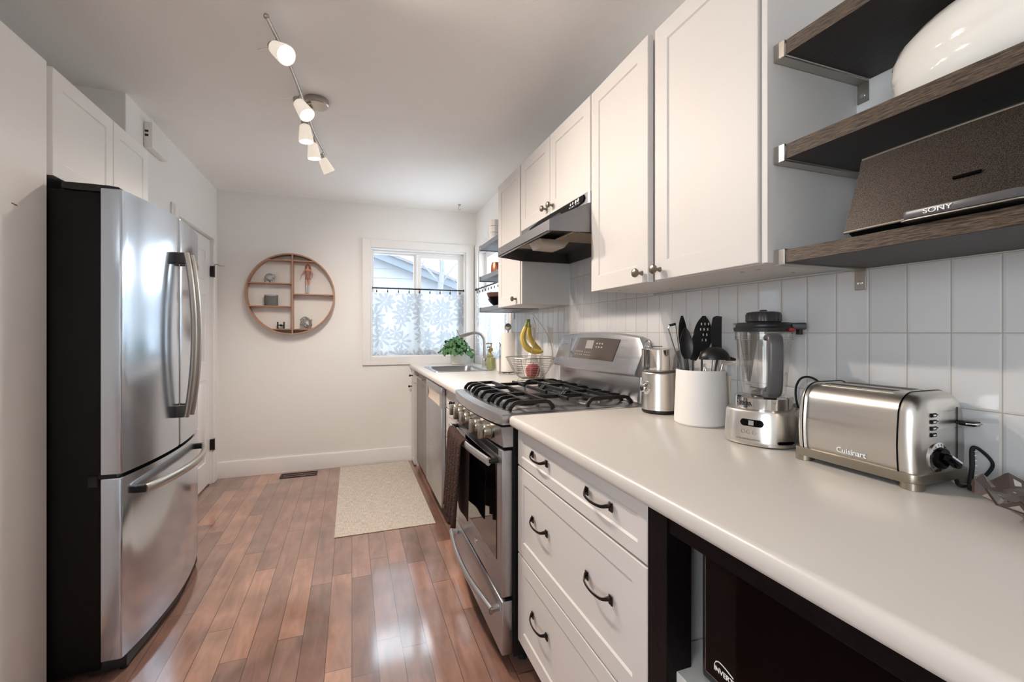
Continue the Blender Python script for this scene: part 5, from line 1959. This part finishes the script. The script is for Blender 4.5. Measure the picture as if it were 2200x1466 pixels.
m = M().tube(catmull([(0.5966, 0.6005, 0.6410), (0.5966, 0.6085, 0.6360), (0.5966, 0.6115, 0.6290), (0.5966, 0.6055, 0.6240)], 4) , 0.0006, 5)
m.tube(catmull([(0.5966, 0.6085, 0.6370), (0.5966, 0.6005, 0.6405), (0.5966, 0.5865, 0.6385), (0.5966, 0.5705, 0.6335)], 4), 0.0009, 5)
build('logo_swoosh', m, white_ink, dm)

# ============================================================ ON THE NEAR COUNTER
# --- steel appliance
ja = thing('steel_drip_pot', 'small steel two-tier countertop appliance with a round chrome dial', 'appliance', (1.078, 1.372, CT))
c = (1.078, 1.372)
m = M().revolve([(0.0, 0.0005), (0.060, 0.0005), (0.064, 0.006), (0.064, 0.016)], (c[0], c[1], CT), seg=36)
build('base_ring', m, black_matte, ja)
m = M().revolve([(0.0655, 0.014), (0.0655, 0.030), (0.063, 0.146), (0.060, 0.150), (0, 0.150)], (c[0], c[1], CT), seg=40)
build('motor_housing', m, bright_steel, ja)
m = M().revolve([(0.0, 0.152), (0.052, 0.152), (0.061, 0.160), (0.0635, 0.172), (0.0635, 0.232), (0.0655, 0.236), (0.061, 0.238), (0.0, 0.240)], (c[0], c[1], CT), seg=40)
build('upper_bowl', m, chrome, ja)
dirp = Vector((-0.93, -0.12, 0)).normalized()
q = Vector((c[0], c[1], CT + 0.095)) + dirp * 0.064
m = M().revolve([(0.0, -0.004), (0.024, -0.004), (0.024, 0.004), (0.020, 0.006), (0.015, 0.007), (0.014, 0.020), (0.010, 0.023), (0, 0.023)], q, dirp, 28)
build('dial', m, chrome, ja)
q = Vector((c[0], c[1], CT + 0.238)) + dirp * 0.058
m = M().tube([q + Vector((0, 0.017 * cos(2 * pi * k / 20), 0.012 + 0.017 * sin(2 * pi * k / 20))) for k in range(20)], 0.0028, 8, closed=True)
m.box(q.x - 0.002, q.x + 0.060, q.y - 0.008, q.y + 0.008, CT + 0.243, CT + 0.247, 0.001, 1)
build('lid_loop', m, chrome, ja)

# --- utensil crock
kc = (1.072, 1.158)
m = M()
rgs = []
for r_, z in ((0.076, 0.0005), (0.081, 0.006), (0.0815, 0.020), (0.0755, 0.172), (0.0745, 0.176), (0.0715, 0.176), (0.0705, 0.170), (0.074, 0.03), (0.0001, 0.020)):
    rgs.append([(kc[0] + r_ * cos(2 * pi * k / 48), kc[1] + r_ * sin(2 * pi * k / 48), CT + z) for k in range(48)])
m.rings(rgs, True)
single('utensil_crock', m, crock_m, 'matte white ceramic crock full of cooking utensils', 'crock')
vr = Vector((0.94, -0.34, 0))        # sideways as seen across the counter
vf = Vector((-0.34, -0.94, 0))       # towards the room
K = Vector((kc[0], kc[1], CT))
def kp(u, f, z):
    return K + vr * u + vf * f + Vector((0, 0, z))
def utensil(name, label, foot, tip, head, hmat=charcoal, smat=None, cat='utensil'):
    """foot/tip: (u, f, z) of the shaft; head: function building the head mesh at tip"""
    t_ = thing(name, label, cat, tuple(kp(*foot)))
    a, b_ = kp(*foot), kp(*tip)
    build('handle', M().tube([a, a.lerp(b_, 0.5), b_], 0.0048, 10, flat=(1, 0.7), up=tuple(vf)), smat or charcoal, t_)
    return t_, a, b_
def paddle(t_, c, up_, w, h, mat, cup=0.006, name='head', pw=0.9, square=0.0, facing=None):
    """spoon/spatula face: thick lens or rounded blade"""
    up_ = Vector(up_).normalized()
    fc = Vector(facing if facing else vf)
    fc = (fc - up_ * fc.dot(up_)).normalized()
    sd = up_.cross(fc)
    m = M()
    rg = []
    N = 24
    for i in range(N + 1):
        t = i / N
        if square:
            hw_ = w * (square + (1 - square) * min(1, t * 1.7)) * (1 if t < 0.90 else sqrt(max(0.0, 1 - ((t - 0.90) / 0.10) ** 2)) * 0.35 + 0.65)
        else:
            hw_ = w * max(0.05, sin(pi * min(1, 0.06 + 0.94 * t) ** pw)) ** 0.62
        row = []
        cc = c + up_ * h * t
        for s_ in (-1, -0.6, 0, 0.6, 1):
            row.append(cc + sd * hw_ * s_ - fc * cup * (1 - s_ * s_) * sin(pi * t) + fc * 0.0012)
        for s_ in (1, 0.6, 0, -0.6, -1):
            row.append(cc + sd * hw_ * s_ - fc * cup * (1 - s_ * s_) * sin(pi * t) - fc * 0.0014)
        rg.append(row)
    m.rings(rg, True)
    return build(name, m, mat, t_, angle=50)
UPV = Vector((0, 0, 1))
t_, a, b_ = utensil('cooking_spoon', 'black oval spoon at the outer left front of the crock', (-0.030, 0.02, 0.03), (-0.056, 0.030, 0.212), None)
paddle(t_, b_, UPV - vr * 0.05, 0.021, 0.100, charcoal, 0.008)
t_, a, b_ = utensil('cooking_spoon', 'tall black pointed spoon leaning back behind the other spoons', (-0.015, -0.045, 0.03), (-0.032, -0.060, 0.236), None)
paddle(t_, b_, UPV - vr * 0.05, 0.025, 0.118, charcoal, 0.008, facing=vf * 0.8 + vr * 0.6)
t_, a, b_ = utensil('cooking_spoon', 'black spoon leaning right in the middle of the crock behind the ladle', (-0.030, 0.0, 0.03), (-0.024, 0.000, 0.205), None)
paddle(t_, b_, UPV + vr * 0.16, 0.025, 0.100, charcoal, 0.008, facing=vf + vr * 0.4)
t_, a, b_ = utensil('slotted_spoon', 'black skimmer spoon with rows of slots', (0.012, -0.02, 0.03), (0.024, -0.045, 0.235), None)
hd_ = paddle(t_, b_, UPV + vr * 0.06, 0.032, 0.118, charcoal, 0.003)
m = M()
for i in range(3):
    for j in range(4):
        q = b_ + Vector((0, 0, 0.032 + j * 0.018)) + vr * (-0.012 + 0.012 * i + 0.003 * j) + vf * 0.0030
        m.tube([q, q + Vector((0, 0, 0.008))], 0.0021, 6)
build('slots', m, P('light_through_slots', srgb(205, 200, 192), 0.6, var=0.02), hd_)
t_, a, b_ = utensil('spatula', 'broad black square-ended spatula at the right rear of the crock', (0.034, -0.020, 0.03), (0.066, -0.022, 0.215), None)
paddle(t_, b_ , UPV + vr * 0.14, 0.0345, 0.135, charcoal, 0.001, square=0.50)
t_, a, b_ = utensil('ladle', 'black domed ladle in front with a steel handle', (0.008, 0.035, 0.03), (0.018, 0.055, 0.214), None, smat=nickel)
m = M()
cc = kp(0.020, 0.056, 0.212)
rg = []
for i in range(11):
    th = pi / 2 * i / 10
    rg.append([cc + vr * 0.047 * cos(th) * cos(2 * pi * k / 28) + vf * 0.038 * cos(th) * sin(2 * pi * k / 28) + Vector((0, 0, 0.040 * sin(th))) for k in range(28)])
m.rings(rg, True)
build('dome', m, charcoal, t_, angle=60)
m = M().tube([cc + vr * 0.038 + Vector((0, 0, 0.004)), cc + vr * 0.066 + Vector((0, 0, -0.001))], [0.009, 0.004], 8)
build('pouring_lip', m, charcoal, t_)
tg = thing('wire_masher', 'thin wire utensil with a small black grip leaning left in the crock', 'utensil', tuple(kp(-0.020, -0.020, 0.03)))
m = M()
m.tube([kp(-0.020, -0.020, 0.03), kp(-0.052, -0.034, 0.176), kp(-0.086, -0.055, 0.310)], 0.0020, 6)
m.tube([kp(-0.030, -0.010, 0.03), kp(-0.048, -0.036, 0.176), kp(-0.062, -0.052, 0.318)], 0.0020, 6)
m.tube([kp(-0.086, -0.055, 0.310), kp(-0.080, -0.056, 0.322), kp(-0.066, -0.053, 0.325), kp(-0.062, -0.052, 0.318)], 0.0018, 6)
build('wire_frame', m, nickel, tg)
build('grip', M().tube([kp(-0.083, -0.056, 0.3205), kp(-0.062, -0.052, 0.3255)], 0.0042, 10), charcoal, tg)
t_, a, b_ = utensil('speckled_spoon', 'pale speckled spoon sticking out sideways from the crock', (0.035, 0.010, 0.06), (0.062, 0.018, 0.195), None, smat=nickel)
paddle(t_, kp(0.066, 0.020, 0.195), vr * 1.0 + Vector((0, 0, 0.38)), 0.015, 0.085, P('speckled_enamel', srgb(214, 204, 192), 0.3, var=0.3, vscale=90), 0.004, facing=Vector((0, 0, 1)) + vf * 0.6)
t_, a, b_ = utensil('steel_whisk', 'steel-handled whisk low in the crock beside the ladle', (-0.008, 0.045, 0.03), (-0.012, 0.060, 0.198), None, smat=nickel)
m = M()
for k in range(5):
    o_ = vr * (0.007 * cos(k * 1.3)) + vf * (0.007 * sin(k * 1.3))
    m.tube(catmull([kp(-0.010, 0.052, 0.130), kp(-0.011, 0.056, 0.165) + o_, kp(-0.012, 0.060, 0.199)], 4), 0.0012, 5)
build('wires', m, nickel, t_)

# --- blender
BLX = 1
bl = thing('countertop_blender', 'steel-based blender with clear jar and dark grey handle', 'blender', (1.060, 0.912, CT), 0)
bcx, bcy = 1.060, 0.912
def sup(rx, ry, z, e=0.78, n=48, rot=0.0):
    pts = []
    for k in range(n):
        a = 2 * pi * k / n
        cx = abs(cos(a)) ** e * (1 if cos(a) >= 0 else -1) * rx
        sy = abs(sin(a)) ** e * (1 if sin(a) >= 0 else -1) * ry
        pts.append((bcx + cx * cos(rot) - sy * sin(rot), bcy + cx * sin(rot) + sy * cos(rot), z))
    return pts
rot_b = 0.30
m = M().rings([sup(0.088, 0.086, CT + 0.0005, rot=rot_b), sup(0.092, 0.090, CT + 0.004, rot=rot_b), sup(0.092, 0.090, CT + 0.014, rot=rot_b), sup(0.088, 0.086, CT + 0.084, rot=rot_b), sup(0.085, 0.083, CT + 0.091, rot=rot_b), sup(0.060, 0.060, CT + 0.093, rot=rot_b)])
base = build('motor_base', m, bright_steel, bl, angle=50)
m = M().revolve([(0.066, 0.091), (0.070, 0.093), (0.070, 0.122), (0.066, 0.126), (0.0, 0.126)], (bcx, bcy, CT), seg=48)
col_ = build('collar', m, chrome, bl)
# front direction of the base faces the room and camera
fd = Vector((cos(pi + rot_b + 0.12), sin(pi + rot_b + 0.12), 0))
fs = Vector((0, 0, 1)).cross(fd).normalized()     # sideways (to the viewer's right)
def bf(s_, z, out=0.0):
    """point on the motor base skin at sideways s_ (m), height z, by intersecting the superellipse"""
    best = None
    e = 0.78
    k_ = (z - CT - 0.014) / 0.064
    rx, ry = 0.092 - 0.004 * k_, 0.090 - 0.004 * k_
    for k in range(0, 721):
        a = 2 * pi * k / 720
        cx = abs(cos(a)) ** e * (1 if cos(a) >= 0 else -1) * rx
        sy = abs(sin(a)) ** e * (1 if sin(a) >= 0 else -1) * ry
        p = Vector((cx * cos(rot_b) - sy * sin(rot_b), cx * sin(rot_b) + sy * cos(rot_b), 0))
        if p.dot(fd) > 0:
            dlt = abs(p.dot(fs) - s_)
            if best is None or dlt < best[0]:
                best = (dlt, p)
    p = best[1]
    return Vector((bcx + p.x, bcy + p.y, z)) + p.normalized() * out
def skin_patch(s0, s1, z0, z1, out, n=12, rounded=True):
    m = M()
    A_, B_ = [], []
    for i in range(n + 1):
        s_ = s0 + (s1 - s0) * i / n
        e_ = 0.0
        if rounded:
            hh = (z1 - z0) / 2
            dd_ = min(s_ - s0, s1 - s_)
            e_ = hh - sqrt(max(0, hh * hh - max(0, hh - dd_) ** 2)) if dd_ < hh else 0
            e_ = min(e_, hh * 0.96)
        A_.append(bf(s_, z0 + e_, out))
        B_.append(bf(s_, z1 - e_, out))
    for i in range(n):
        m.bm.faces.new([m._v(A_[i]), m._v(A_[i + 1]), m._v(B_[i + 1]), m._v(B_[i])])
    return m
dpb = build('display', skin_patch(-0.030, 0.028, CT + 0.052, CT + 0.070, 0.0012, 16), black_gloss, base)
build('readout', skin_patch(-0.008, 0.004, CT + 0.055, CT + 0.067, 0.0018, 4, False), lcd_m, dpb)
for s_ in (-0.022, -0.008, 0.006):
    q = bf(s_, CT + 0.037, 0.0)
    nrm = Vector((q.x - bcx, q.y - bcy, 0)).normalized()
    m = M().revolve([(0.0045, 0.0), (0.0058, 0.0), (0.0058, 0.001), (0.0045, 0.001)], q, nrm, 20, cap=False)
    build('button', m, nickel, base)
q = bf(-0.008, CT + 0.018, 0.0008)
nrm = Vector((q.x - bcx, q.y - bcy, 0)).normalized()
sdv = Vector((0, 0, 1)).cross(nrm)
text('TOTAL CRUSHING CONTROL', 0.0045, frame_m(q + nrm * 0.0006, sdv, (0, 0, 1)), grey_ink, base, ext=0.0002)
q = Vector((bcx, bcy, CT + 0.106)) + (fd * 0.9 - fs * 0.40).normalized() * 0.0705
nrm = (fd * 0.9 - fs * 0.40).normalized()
text('NINJA', 0.016, frame_m(q + nrm * 0.001, Vector((0, 0, 1)).cross(nrm), (0, 0, 1)), grey_ink, col_, ext=0.0004, bold=0.0003)
vent = build('vent_slot', skin_patch(0.056, 0.084, CT + 0.012, CT + 0.020, 0.0015, 8), black_gloss, base)
# jar
m = M()
jp = [(0.048, 0.1265), (0.052, 0.131), (0.0560, 0.160), (0.0660, 0.285), (0.0665, 0.292), (0.0695, 0.294), (0.0700, 0.316)]
m.revolve(jp, (bcx, bcy, CT), seg=40, cap=False)
jar = build('jar', m, clear_m, bl)
m = M()
for z in (0.160, 0.178, 0.196, 0.214, 0.232, 0.250):
    th0 = atan2(fd.y, fd.x) - 0.55
    rj = 0.0562 + (z - 0.160) * 0.08 + 0.0006
    m.tube([(bcx + rj * cos(th0 + 0.35 * i / 6), bcy + rj * sin(th0 + 0.35 * i / 6), CT + z) for i in range(7)], 0.0005, 4)
build('measure_marks', m, grey_ink, jar)
m = M()
for z in (0.2935, 0.300):
    m.tube([(bcx + 0.0705 * cos(2 * pi * k / 40), bcy + 0.0705 * sin(2 * pi * k / 40), CT + z) for k in range(40)], 0.0012, 5, closed=True)
build('rim_band', m, clear_m, jar)
# jar interior: dark blade tower silhouette is left clear; a grey conical tamper shape
m = M().revolve([(0.004, 0.165), (0.008, 0.190), (0.021, 0.290), (0.021, 0.315), (0, 0.316)], (bcx - 0.024, bcy + 0.026, CT), seg=20)
build('inner_tamper', m, thin_glass('grey_translucent', (0.60, 0.58, 0.56, 1), 0.05, 0.2), jar)
m = M().revolve([(0.0, 0.1270), (0.030, 0.1270), (0.028, 0.136), (0.008, 0.146), (0, 0.147)], (bcx, bcy, CT), seg=24)
for k in range(4):
    a = k * pi / 2 + 0.4
    m.tube([(bcx, bcy, CT + 0.143), (bcx + 0.034 * cos(a), bcy + 0.034 * sin(a), CT + 0.147)], 0.0018, 5)
build('blade', m, grey_plastic, jar)
# handle: thick loop facing viewer
hdv = (Vector((-1.060, -0.912, 0)).normalized() * 0.95 + Vector((0.912, -1.060, 0)).normalized() * 0.25).normalized()
C0 = Vector((bcx, bcy, CT))
pts = catmull([C0 + hdv * 0.064 + Vector((0, 0, 0.298)), C0 + hdv * 0.088 + Vector((0, 0, 0.303)), C0 + hdv * 0.103 + Vector((0, 0, 0.290)), C0 + hdv * 0.105 + Vector((0, 0, 0.240)),
               C0 + hdv * 0.102 + Vector((0, 0, 0.180)), C0 + hdv * 0.094 + Vector((0, 0, 0.148)), C0 + hdv * 0.075 + Vector((0, 0, 0.136)), C0 + hdv * 0.056 + Vector((0, 0, 0.135))], 6)
m = M().tube(pts, 0.0165, 16, flat=(0.72, 1.12), up=tuple(hdv))
sidev = Vector((0, 0, 1)).cross(hdv)
m = M()
rg = []
for i, p_ in enumerate(pts):
    a = pts[max(0, i - 1)]
    c_ = pts[min(len(pts) - 1, i + 1)]
    d_ = (c_ - a).normalized()
    nn = d_.cross(sidev).normalized()
    rg.append([p_ + sidev * 0.0175 * (abs(cos(2 * pi * k / 16)) ** 0.6) * (1 if cos(2 * pi * k / 16) > 0 else -1) + nn * 0.0085 * (abs(sin(2 * pi * k / 16)) ** 0.6) * (1 if sin(2 * pi * k / 16) > 0 else -1) for k in range(16)])
m.rings(rg, True)
build('handle', m, grey_plastic, jar, angle=50)
# lid
m = M().revolve([(0.066, 0.316), (0.0725, 0.317), (0.0735, 0.326), (0.069, 0.330), (0.069, 0.335), (0.064, 0.341), (0.0, 0.342)], (bcx, bcy, CT), seg=40)
lid = build('lid', m, black_matte, bl)
def lidlug(dv, ln, w):
    sv_ = Vector((0, 0, 1)).cross(dv)
    m_ = M()
    q0, q1 = C0 + dv * 0.060, C0 + dv * ln
    ps = [q0 + sv_ * w, q1 + sv_ * w, q1 - sv_ * w, q0 - sv_ * w]
    m_.prism([(p_.x, p_.y) for p_ in ps], 'z', CT + 0.322, CT + 0.340, 0.003, 2)
    return m_
sR = Vector((0.912, -1.060, 0)).normalized()
m = lidlug(sR, 0.098, 0.016)
q = C0 + sR * 0.083
m.box(q.x - 0.006, q.x + 0.006, q.y - 0.006, q.y + 0.006, CT + 0.308, CT + 0.324, 0.001, 1)
build('latch', m, black_matte, lid)
build('latch', lidlug(-sR, 0.074, 0.014), grey_plastic, lid)
q = C0 + (sR * 0.75 + hdv * 0.55).normalized() * 0.0725
m = M().box(q.x - 0.010, q.x + 0.006, q.y - 0.008, q.y + 0.008, CT + 0.3185, CT + 0.3255, 0.001, 1)
build('release_tab', m, red_pl, lid)
def ribs(t):
    return 1 - 0.05 * (abs(sin(2 * pi * t * 7)) ** 3)
m = M().revolve([(0.040, 0.342), (0.044, 0.345), (0.044, 0.362), (0.040, 0.369), (0.030, 0.371), (0.010, 0.372), (0.008, 0.376), (0, 0.3765)], (bcx, bcy, CT), seg=84, fl=ribs)
build('cap', m, P('cap_grey', srgb(52, 49, 52), 0.35, var=0.1), lid)
pts = catmull([(1.135, 0.850, CT + 0.030), (1.148, 0.885, CT + 0.120), (1.146, 0.875, CT + 0.165), (1.144, 0.845, CT + 0.178), (1.146, 0.815, CT + 0.160), (1.148, 0.800, CT + 0.100), (1.148, 0.792, CT + 0.020), (1.147, 0.785, CT + 0.005)], 6)
cord = M().tube(pts, 0.0028, 8)
for o in [jar, lid] + list(jar.children) + list(lid.children):     # squat jar and lid
    for v in o.data.vertices:
        z = v.co.z
        v.co.z = 0.1265 + (z - 0.1265) * 0.905 if z <= 0.316 else z - 0.018
build('power_cord', cord, rubber, bl)

# --- toaster
TX0, TX1, TY0, TY1 = 0.988, 1.149, 0.524, 0.760
tz0 = CT + 0.026
to = thing('toaster', 'brushed stainless steel two-slot toaster on the counter', 'toaster', ((TX0 + TX1) / 2, (TY0 + TY1) / 2, CT))
tcx = (TX0 + TX1) / 2
def tprof(w, h, r, z0, n=8, bulge=0.004):
    pts = [(tcx - w, z0)]
    for i in range(1, 4):
        pts.append((tcx - w - bulge * sin(pi * i / 4), z0 + (h - r) * i / 4))
    for i in range(n + 1):
        a = pi - (pi / 2) * i / n
        pts.append((tcx - w + r + r * cos(a), z0 + h - r + r * sin(a)))
    for i in range(n + 1):
        a = pi / 2 - (pi / 2) * i / n
        pts.append((tcx + w - r + r * cos(a), z0 + h - r + r * sin(a)))
    for i in range(3, 0, -1):
        pts.append((tcx + w + bulge * sin(pi * i / 4), z0 + (h - r) * i / 4))
    pts.append((tcx + w, z0))
    return pts
hw_ = (TX1 - TX0) / 2
m = M().prism(tprof(hw_ - 0.005, 0.151, 0.042, tz0), 'y', TY0 + 0.026, TY1 - 0.018)
shell = build('shell', m, bright_steel, to, angle=40)
# slots
for x in (tcx - 0.030, tcx + 0.030):
    m = M().box(x - 0.016, x + 0.016, TY0 + 0.055, TY1 - 0.035, tz0 + 0.147, tz0 + 0.1522, 0.001, 1)
    sl_ = build('slot', m, bright_steel, shell)
    build('slot_opening', M().box(x - 0.0125, x + 0.0125, TY0 + 0.060, TY1 - 0.040, tz0 + 0.1518, tz0 + 0.1528), black_matte, sl_)
# end caps: rounded toward the ends
def endcap(ya_, yb_, sgn):
    m = M()
    rg = []
    for i in range(8):
        t = i / 7
        y = ya_ + (yb_ - ya_) * t
        k_ = 1 - 0.16 * (1 - sqrt(max(0, 1 - t * t))) if True else 1
        sh = 0.018 * (1 - sqrt(max(0, 1 - (t * 0.98) ** 2)))
        rg.append([(x, y, z) for x, z in tprof(hw_ + 0.001 - sh, 0.156 - sh, 0.044, tz0 - 0.002)])
    m.rings(rg, True)
    return m
ec1 = build('end_panel', endcap(TY0 + 0.027, TY0, -1), bright_steel, to, angle=50)
ec2 = build('end_panel', endcap(TY1 - 0.019, TY1, 1), bright_steel, to, angle=50)
for y in (TY0 + 0.0275, TY1 - 0.0190):
    rg = []
    pr_ = tprof(hw_ + 0.0015, 0.1565, 0.044, tz0 - 0.002)
    m = M().tube([(x, y, z) for x, z in pr_], 0.0014, 6)
    build('seam_trim', m, black_gloss, shell)
# plinth with feet
def rrect(x0, x1, y0, y1, r, n=6):
    return [(p_[0], p_[1]) for p_ in rr_(x0, x1, y0, y1, r, 0, n)]
m = M().prism(rrect(TX0 - 0.006, TX1 + 0.003, TY0 - 0.006, TY1 + 0.006, 0.018), 'z', CT + 0.012, CT + 0.030, 0.002, 2)
for x in (TX0 + 0.012, TX1 - 0.016):
    for y in (TY0 + 0.012, TY1 - 0.012):
        m.prism(rrect(x - 0.018, x + 0.018, y - 0.018, y + 0.018, 0.016, 4), 'z', CT + 0.0005, CT + 0.013)
plt = build('plinth', m, P('toaster_plinth', srgb(158, 150, 136), 0.36, 0.9, var=0.08), to)
# controls on the near end
ye = TY0 - 0.0003
for i in range(4):
    z = CT + 0.139 - 0.0125 * i
    m = M().box(1.030, 1.047, ye - 0.003, ye + 0.003, z - 0.0038, z + 0.0038, 0.0012, 1)
    bt = build('button', m, black_gloss, ec1)
    build('button_print', M().box(1.035, 1.043, ye - 0.0034, ye - 0.0029, z - 0.0014, z + 0.0014), white_ink, bt)
    if i < 3:
        build('button_light', M().cyl((1.0535, ye + 0.001, z), (1.0535, ye - 0.0008, z), 0.0013, seg=10), grey_ink, ec1)
m = M().revolve([(0, 0), (0.029, 0), (0.029, 0.003), (0.0245, 0.0045), (0.0, 0.0045)], (1.052, ye, CT + 0.0575), (0, -1, 0), 36)
dl = build('browning_dial', m, chrome, ec1)
m = M().revolve([(0, 0.0045), (0.0205, 0.0045), (0.0190, 0.012), (0.0, 0.013)], (1.052, ye, CT + 0.0575), (0, -1, 0), 30)
dkn = build('dial_knob', m, black_gloss, dl)
Mg = Matrix.Translation((1.056, ye - 0.014, CT + 0.0565)) @ Matrix.Rotation(radians(28), 4, 'Y')
m = M(Mg).box(-0.017, 0.027, -0.012, 0.004, -0.0075, 0.0075, 0.005, 2)
build('dial_grip', m, black_gloss, dkn)
m = M(Mg).box(-0.012, 0.022, -0.0124, -0.011, 0.0030, 0.0060)
build('dial_pointer', m, white_ink, dkn)
m = M()
for k in range(11):
    a = radians(60 + 20 * k)
    q = Vector((1.052 + 0.0246 * cos(a), ye - 0.0042, CT + 0.0575 + 0.0246 * sin(a)))
    m.box(q.x - 0.0009, q.x + 0.0009, q.y - 0.0004, q.y + 0.0006, q.z - 0.0016, q.z + 0.0016)
build('dial_numbers', m, grey_ink, dl)
build('lever_slot', M().box(1.1145, 1.1170, ye - 0.0006, ye + 0.0020, CT + 0.050, CT + 0.150), black_matte, ec1)
m = M().box(1.106, 1.1255, ye - 0.010, ye, CT + 0.1185, CT + 0.1255, 0.002, 1)
m.prism([(1.102, ye - 0.008), (1.129, ye - 0.008), (1.131, ye - 0.022), (1.124, ye - 0.031), (1.107, ye - 0.031), (1.100, ye - 0.022)], 'z', CT + 0.1175, CT + 0.1265, 0.002, 2)
lv = build('lever', m, black_gloss, ec1)
m = M().tube([(1.0995, ye - 0.020, CT + 0.122), (1.1065, ye - 0.0318, CT + 0.122), (1.1245, ye - 0.0318, CT + 0.122), (1.1315, ye - 0.020, CT + 0.122)], 0.0022, 8)
build('lever_trim', m, chrome, lv)
text('Cuisinart', 0.0160, frame_m((TX0 + 0.0020, 0.640, CT + 0.043), (0, -1, 0), (0, 0, 1)), white_ink, shell, ext=0.0006, bold=0.0002)
# cord bundled beside the toaster
pts = catmull([(1.105, TY0 - 0.004, CT + 0.010), (1.085, TY0 - 0.018, CT + 0.006), (1.110, TY0 - 0.026, CT + 0.006), (1.143, TY0 - 0.030, CT + 0.022), (1.148, TY0 - 0.038, CT + 0.045), (1.140, TY0 - 0.028, CT + 0.066), (1.124, TY0 - 0.020, CT + 0.074), (1.112, TY0 - 0.024, CT + 0.040), (1.100, TY0 - 0.026, CT + 0.008)], 7)
build('power_cord', M().tube(pts, 0.0042, 8, flat=(1.0, 0.7)), rubber, to)
pts = catmull([(1.118, TY0 - 0.026, CT + 0.072), (1.110, TY0 - 0.031, CT + 0.040), (1.100, TY0 - 0.034, CT + 0.010)], 8)
m = M()
for p_ in pts[1:-1:2]:
    m.box(p_.x - 0.003, p_.x + 0.003, p_.y - 0.0008, p_.y + 0.0002, p_.z - 0.0007, p_.z + 0.0007)
build('cord_print', m, white_ink, to)
build('plug', M().box(1.085, 1.112, TY0 - 0.040, TY0 - 0.028, CT + 0.0005, CT + 0.014, 0.003, 2), rubber, to)

# --- smoked glass dish at the counter's near end
gd = M()
cx_, cy_ = 1.022, 0.330
N = 28
def gr_(r, z, zig=0.0, ph=0.0, zr=0.0):
    return [(cx_ + (r + (zr if k % 2 else 0)) * cos(2 * pi * (k + ph) / N), cy_ + (r + (zr if k % 2 else 0)) * sin(2 * pi * (k + ph) / N), z + (zig if k % 2 else 0)) for k in range(N)]
rgs = [gr_(0.034, CT + 0.0008), gr_(0.052, CT + 0.004, 0.003), gr_(0.070, CT + 0.012, 0.0, 0.5, 0.005), gr_(0.086, CT + 0.022, 0.004, 0.0, -0.004), gr_(0.100, CT + 0.029, 0.0, 0.5, 0.005), gr_(0.122, CT + 0.036, 0.016, 0.0, -0.004),
       gr_(0.119, CT + 0.038, 0.015, 0.0, -0.004), gr_(0.096, CT + 0.031, 0.0, 0.5, 0.004), gr_(0.082, CT + 0.024, 0.004, 0.0, -0.003), gr_(0.066, CT + 0.015, 0.0, 0.5, 0.004), gr_(0.046, CT + 0.008), gr_(0.004, CT + 0.007)]
gd.rings(rgs, True)
smoke_m = P('smoky_brown_glass', srgb(104, 82, 74), 0.06, var=0.25, vscale=40, trans=0.55, ior=1.5)
single('smoked_glass_dish', gd, smoke_m, 'faceted smoky brown glass dish cut off at the end of the counter', 'dish', angle=8)

# --- outlet on the tiles
ou = thing('wall_outlet', 'cream power outlet on the tiles behind the utensil crock', 'outlet', (R - 0.0095, 1.150, 0.96))
build('plate', M().box(R - 0.015, R - 0.0095, 1.112, 1.190, 0.955, 1.070, 0.002, 2), cream_pl, ou)
for z in (1.038, 0.988):
    m = M().box(R - 0.0165, R - 0.0148, 1.134, 1.168, z - 0.016, z + 0.016, 0.003, 2)
    f_ = build('socket', m, white_pl, ou)
    for dy in (-0.006, 0.006):
        build('contact_slot', M().box(R - 0.0168, R - 0.0164, 1.151 + dy - 0.001, 1.151 + dy + 0.001, z - 0.002, z + 0.007), black_matte, f_)

for o in list(COL.objects):
    if o.name == 'lettering_tmp':
        bpy.data.objects.remove(o)
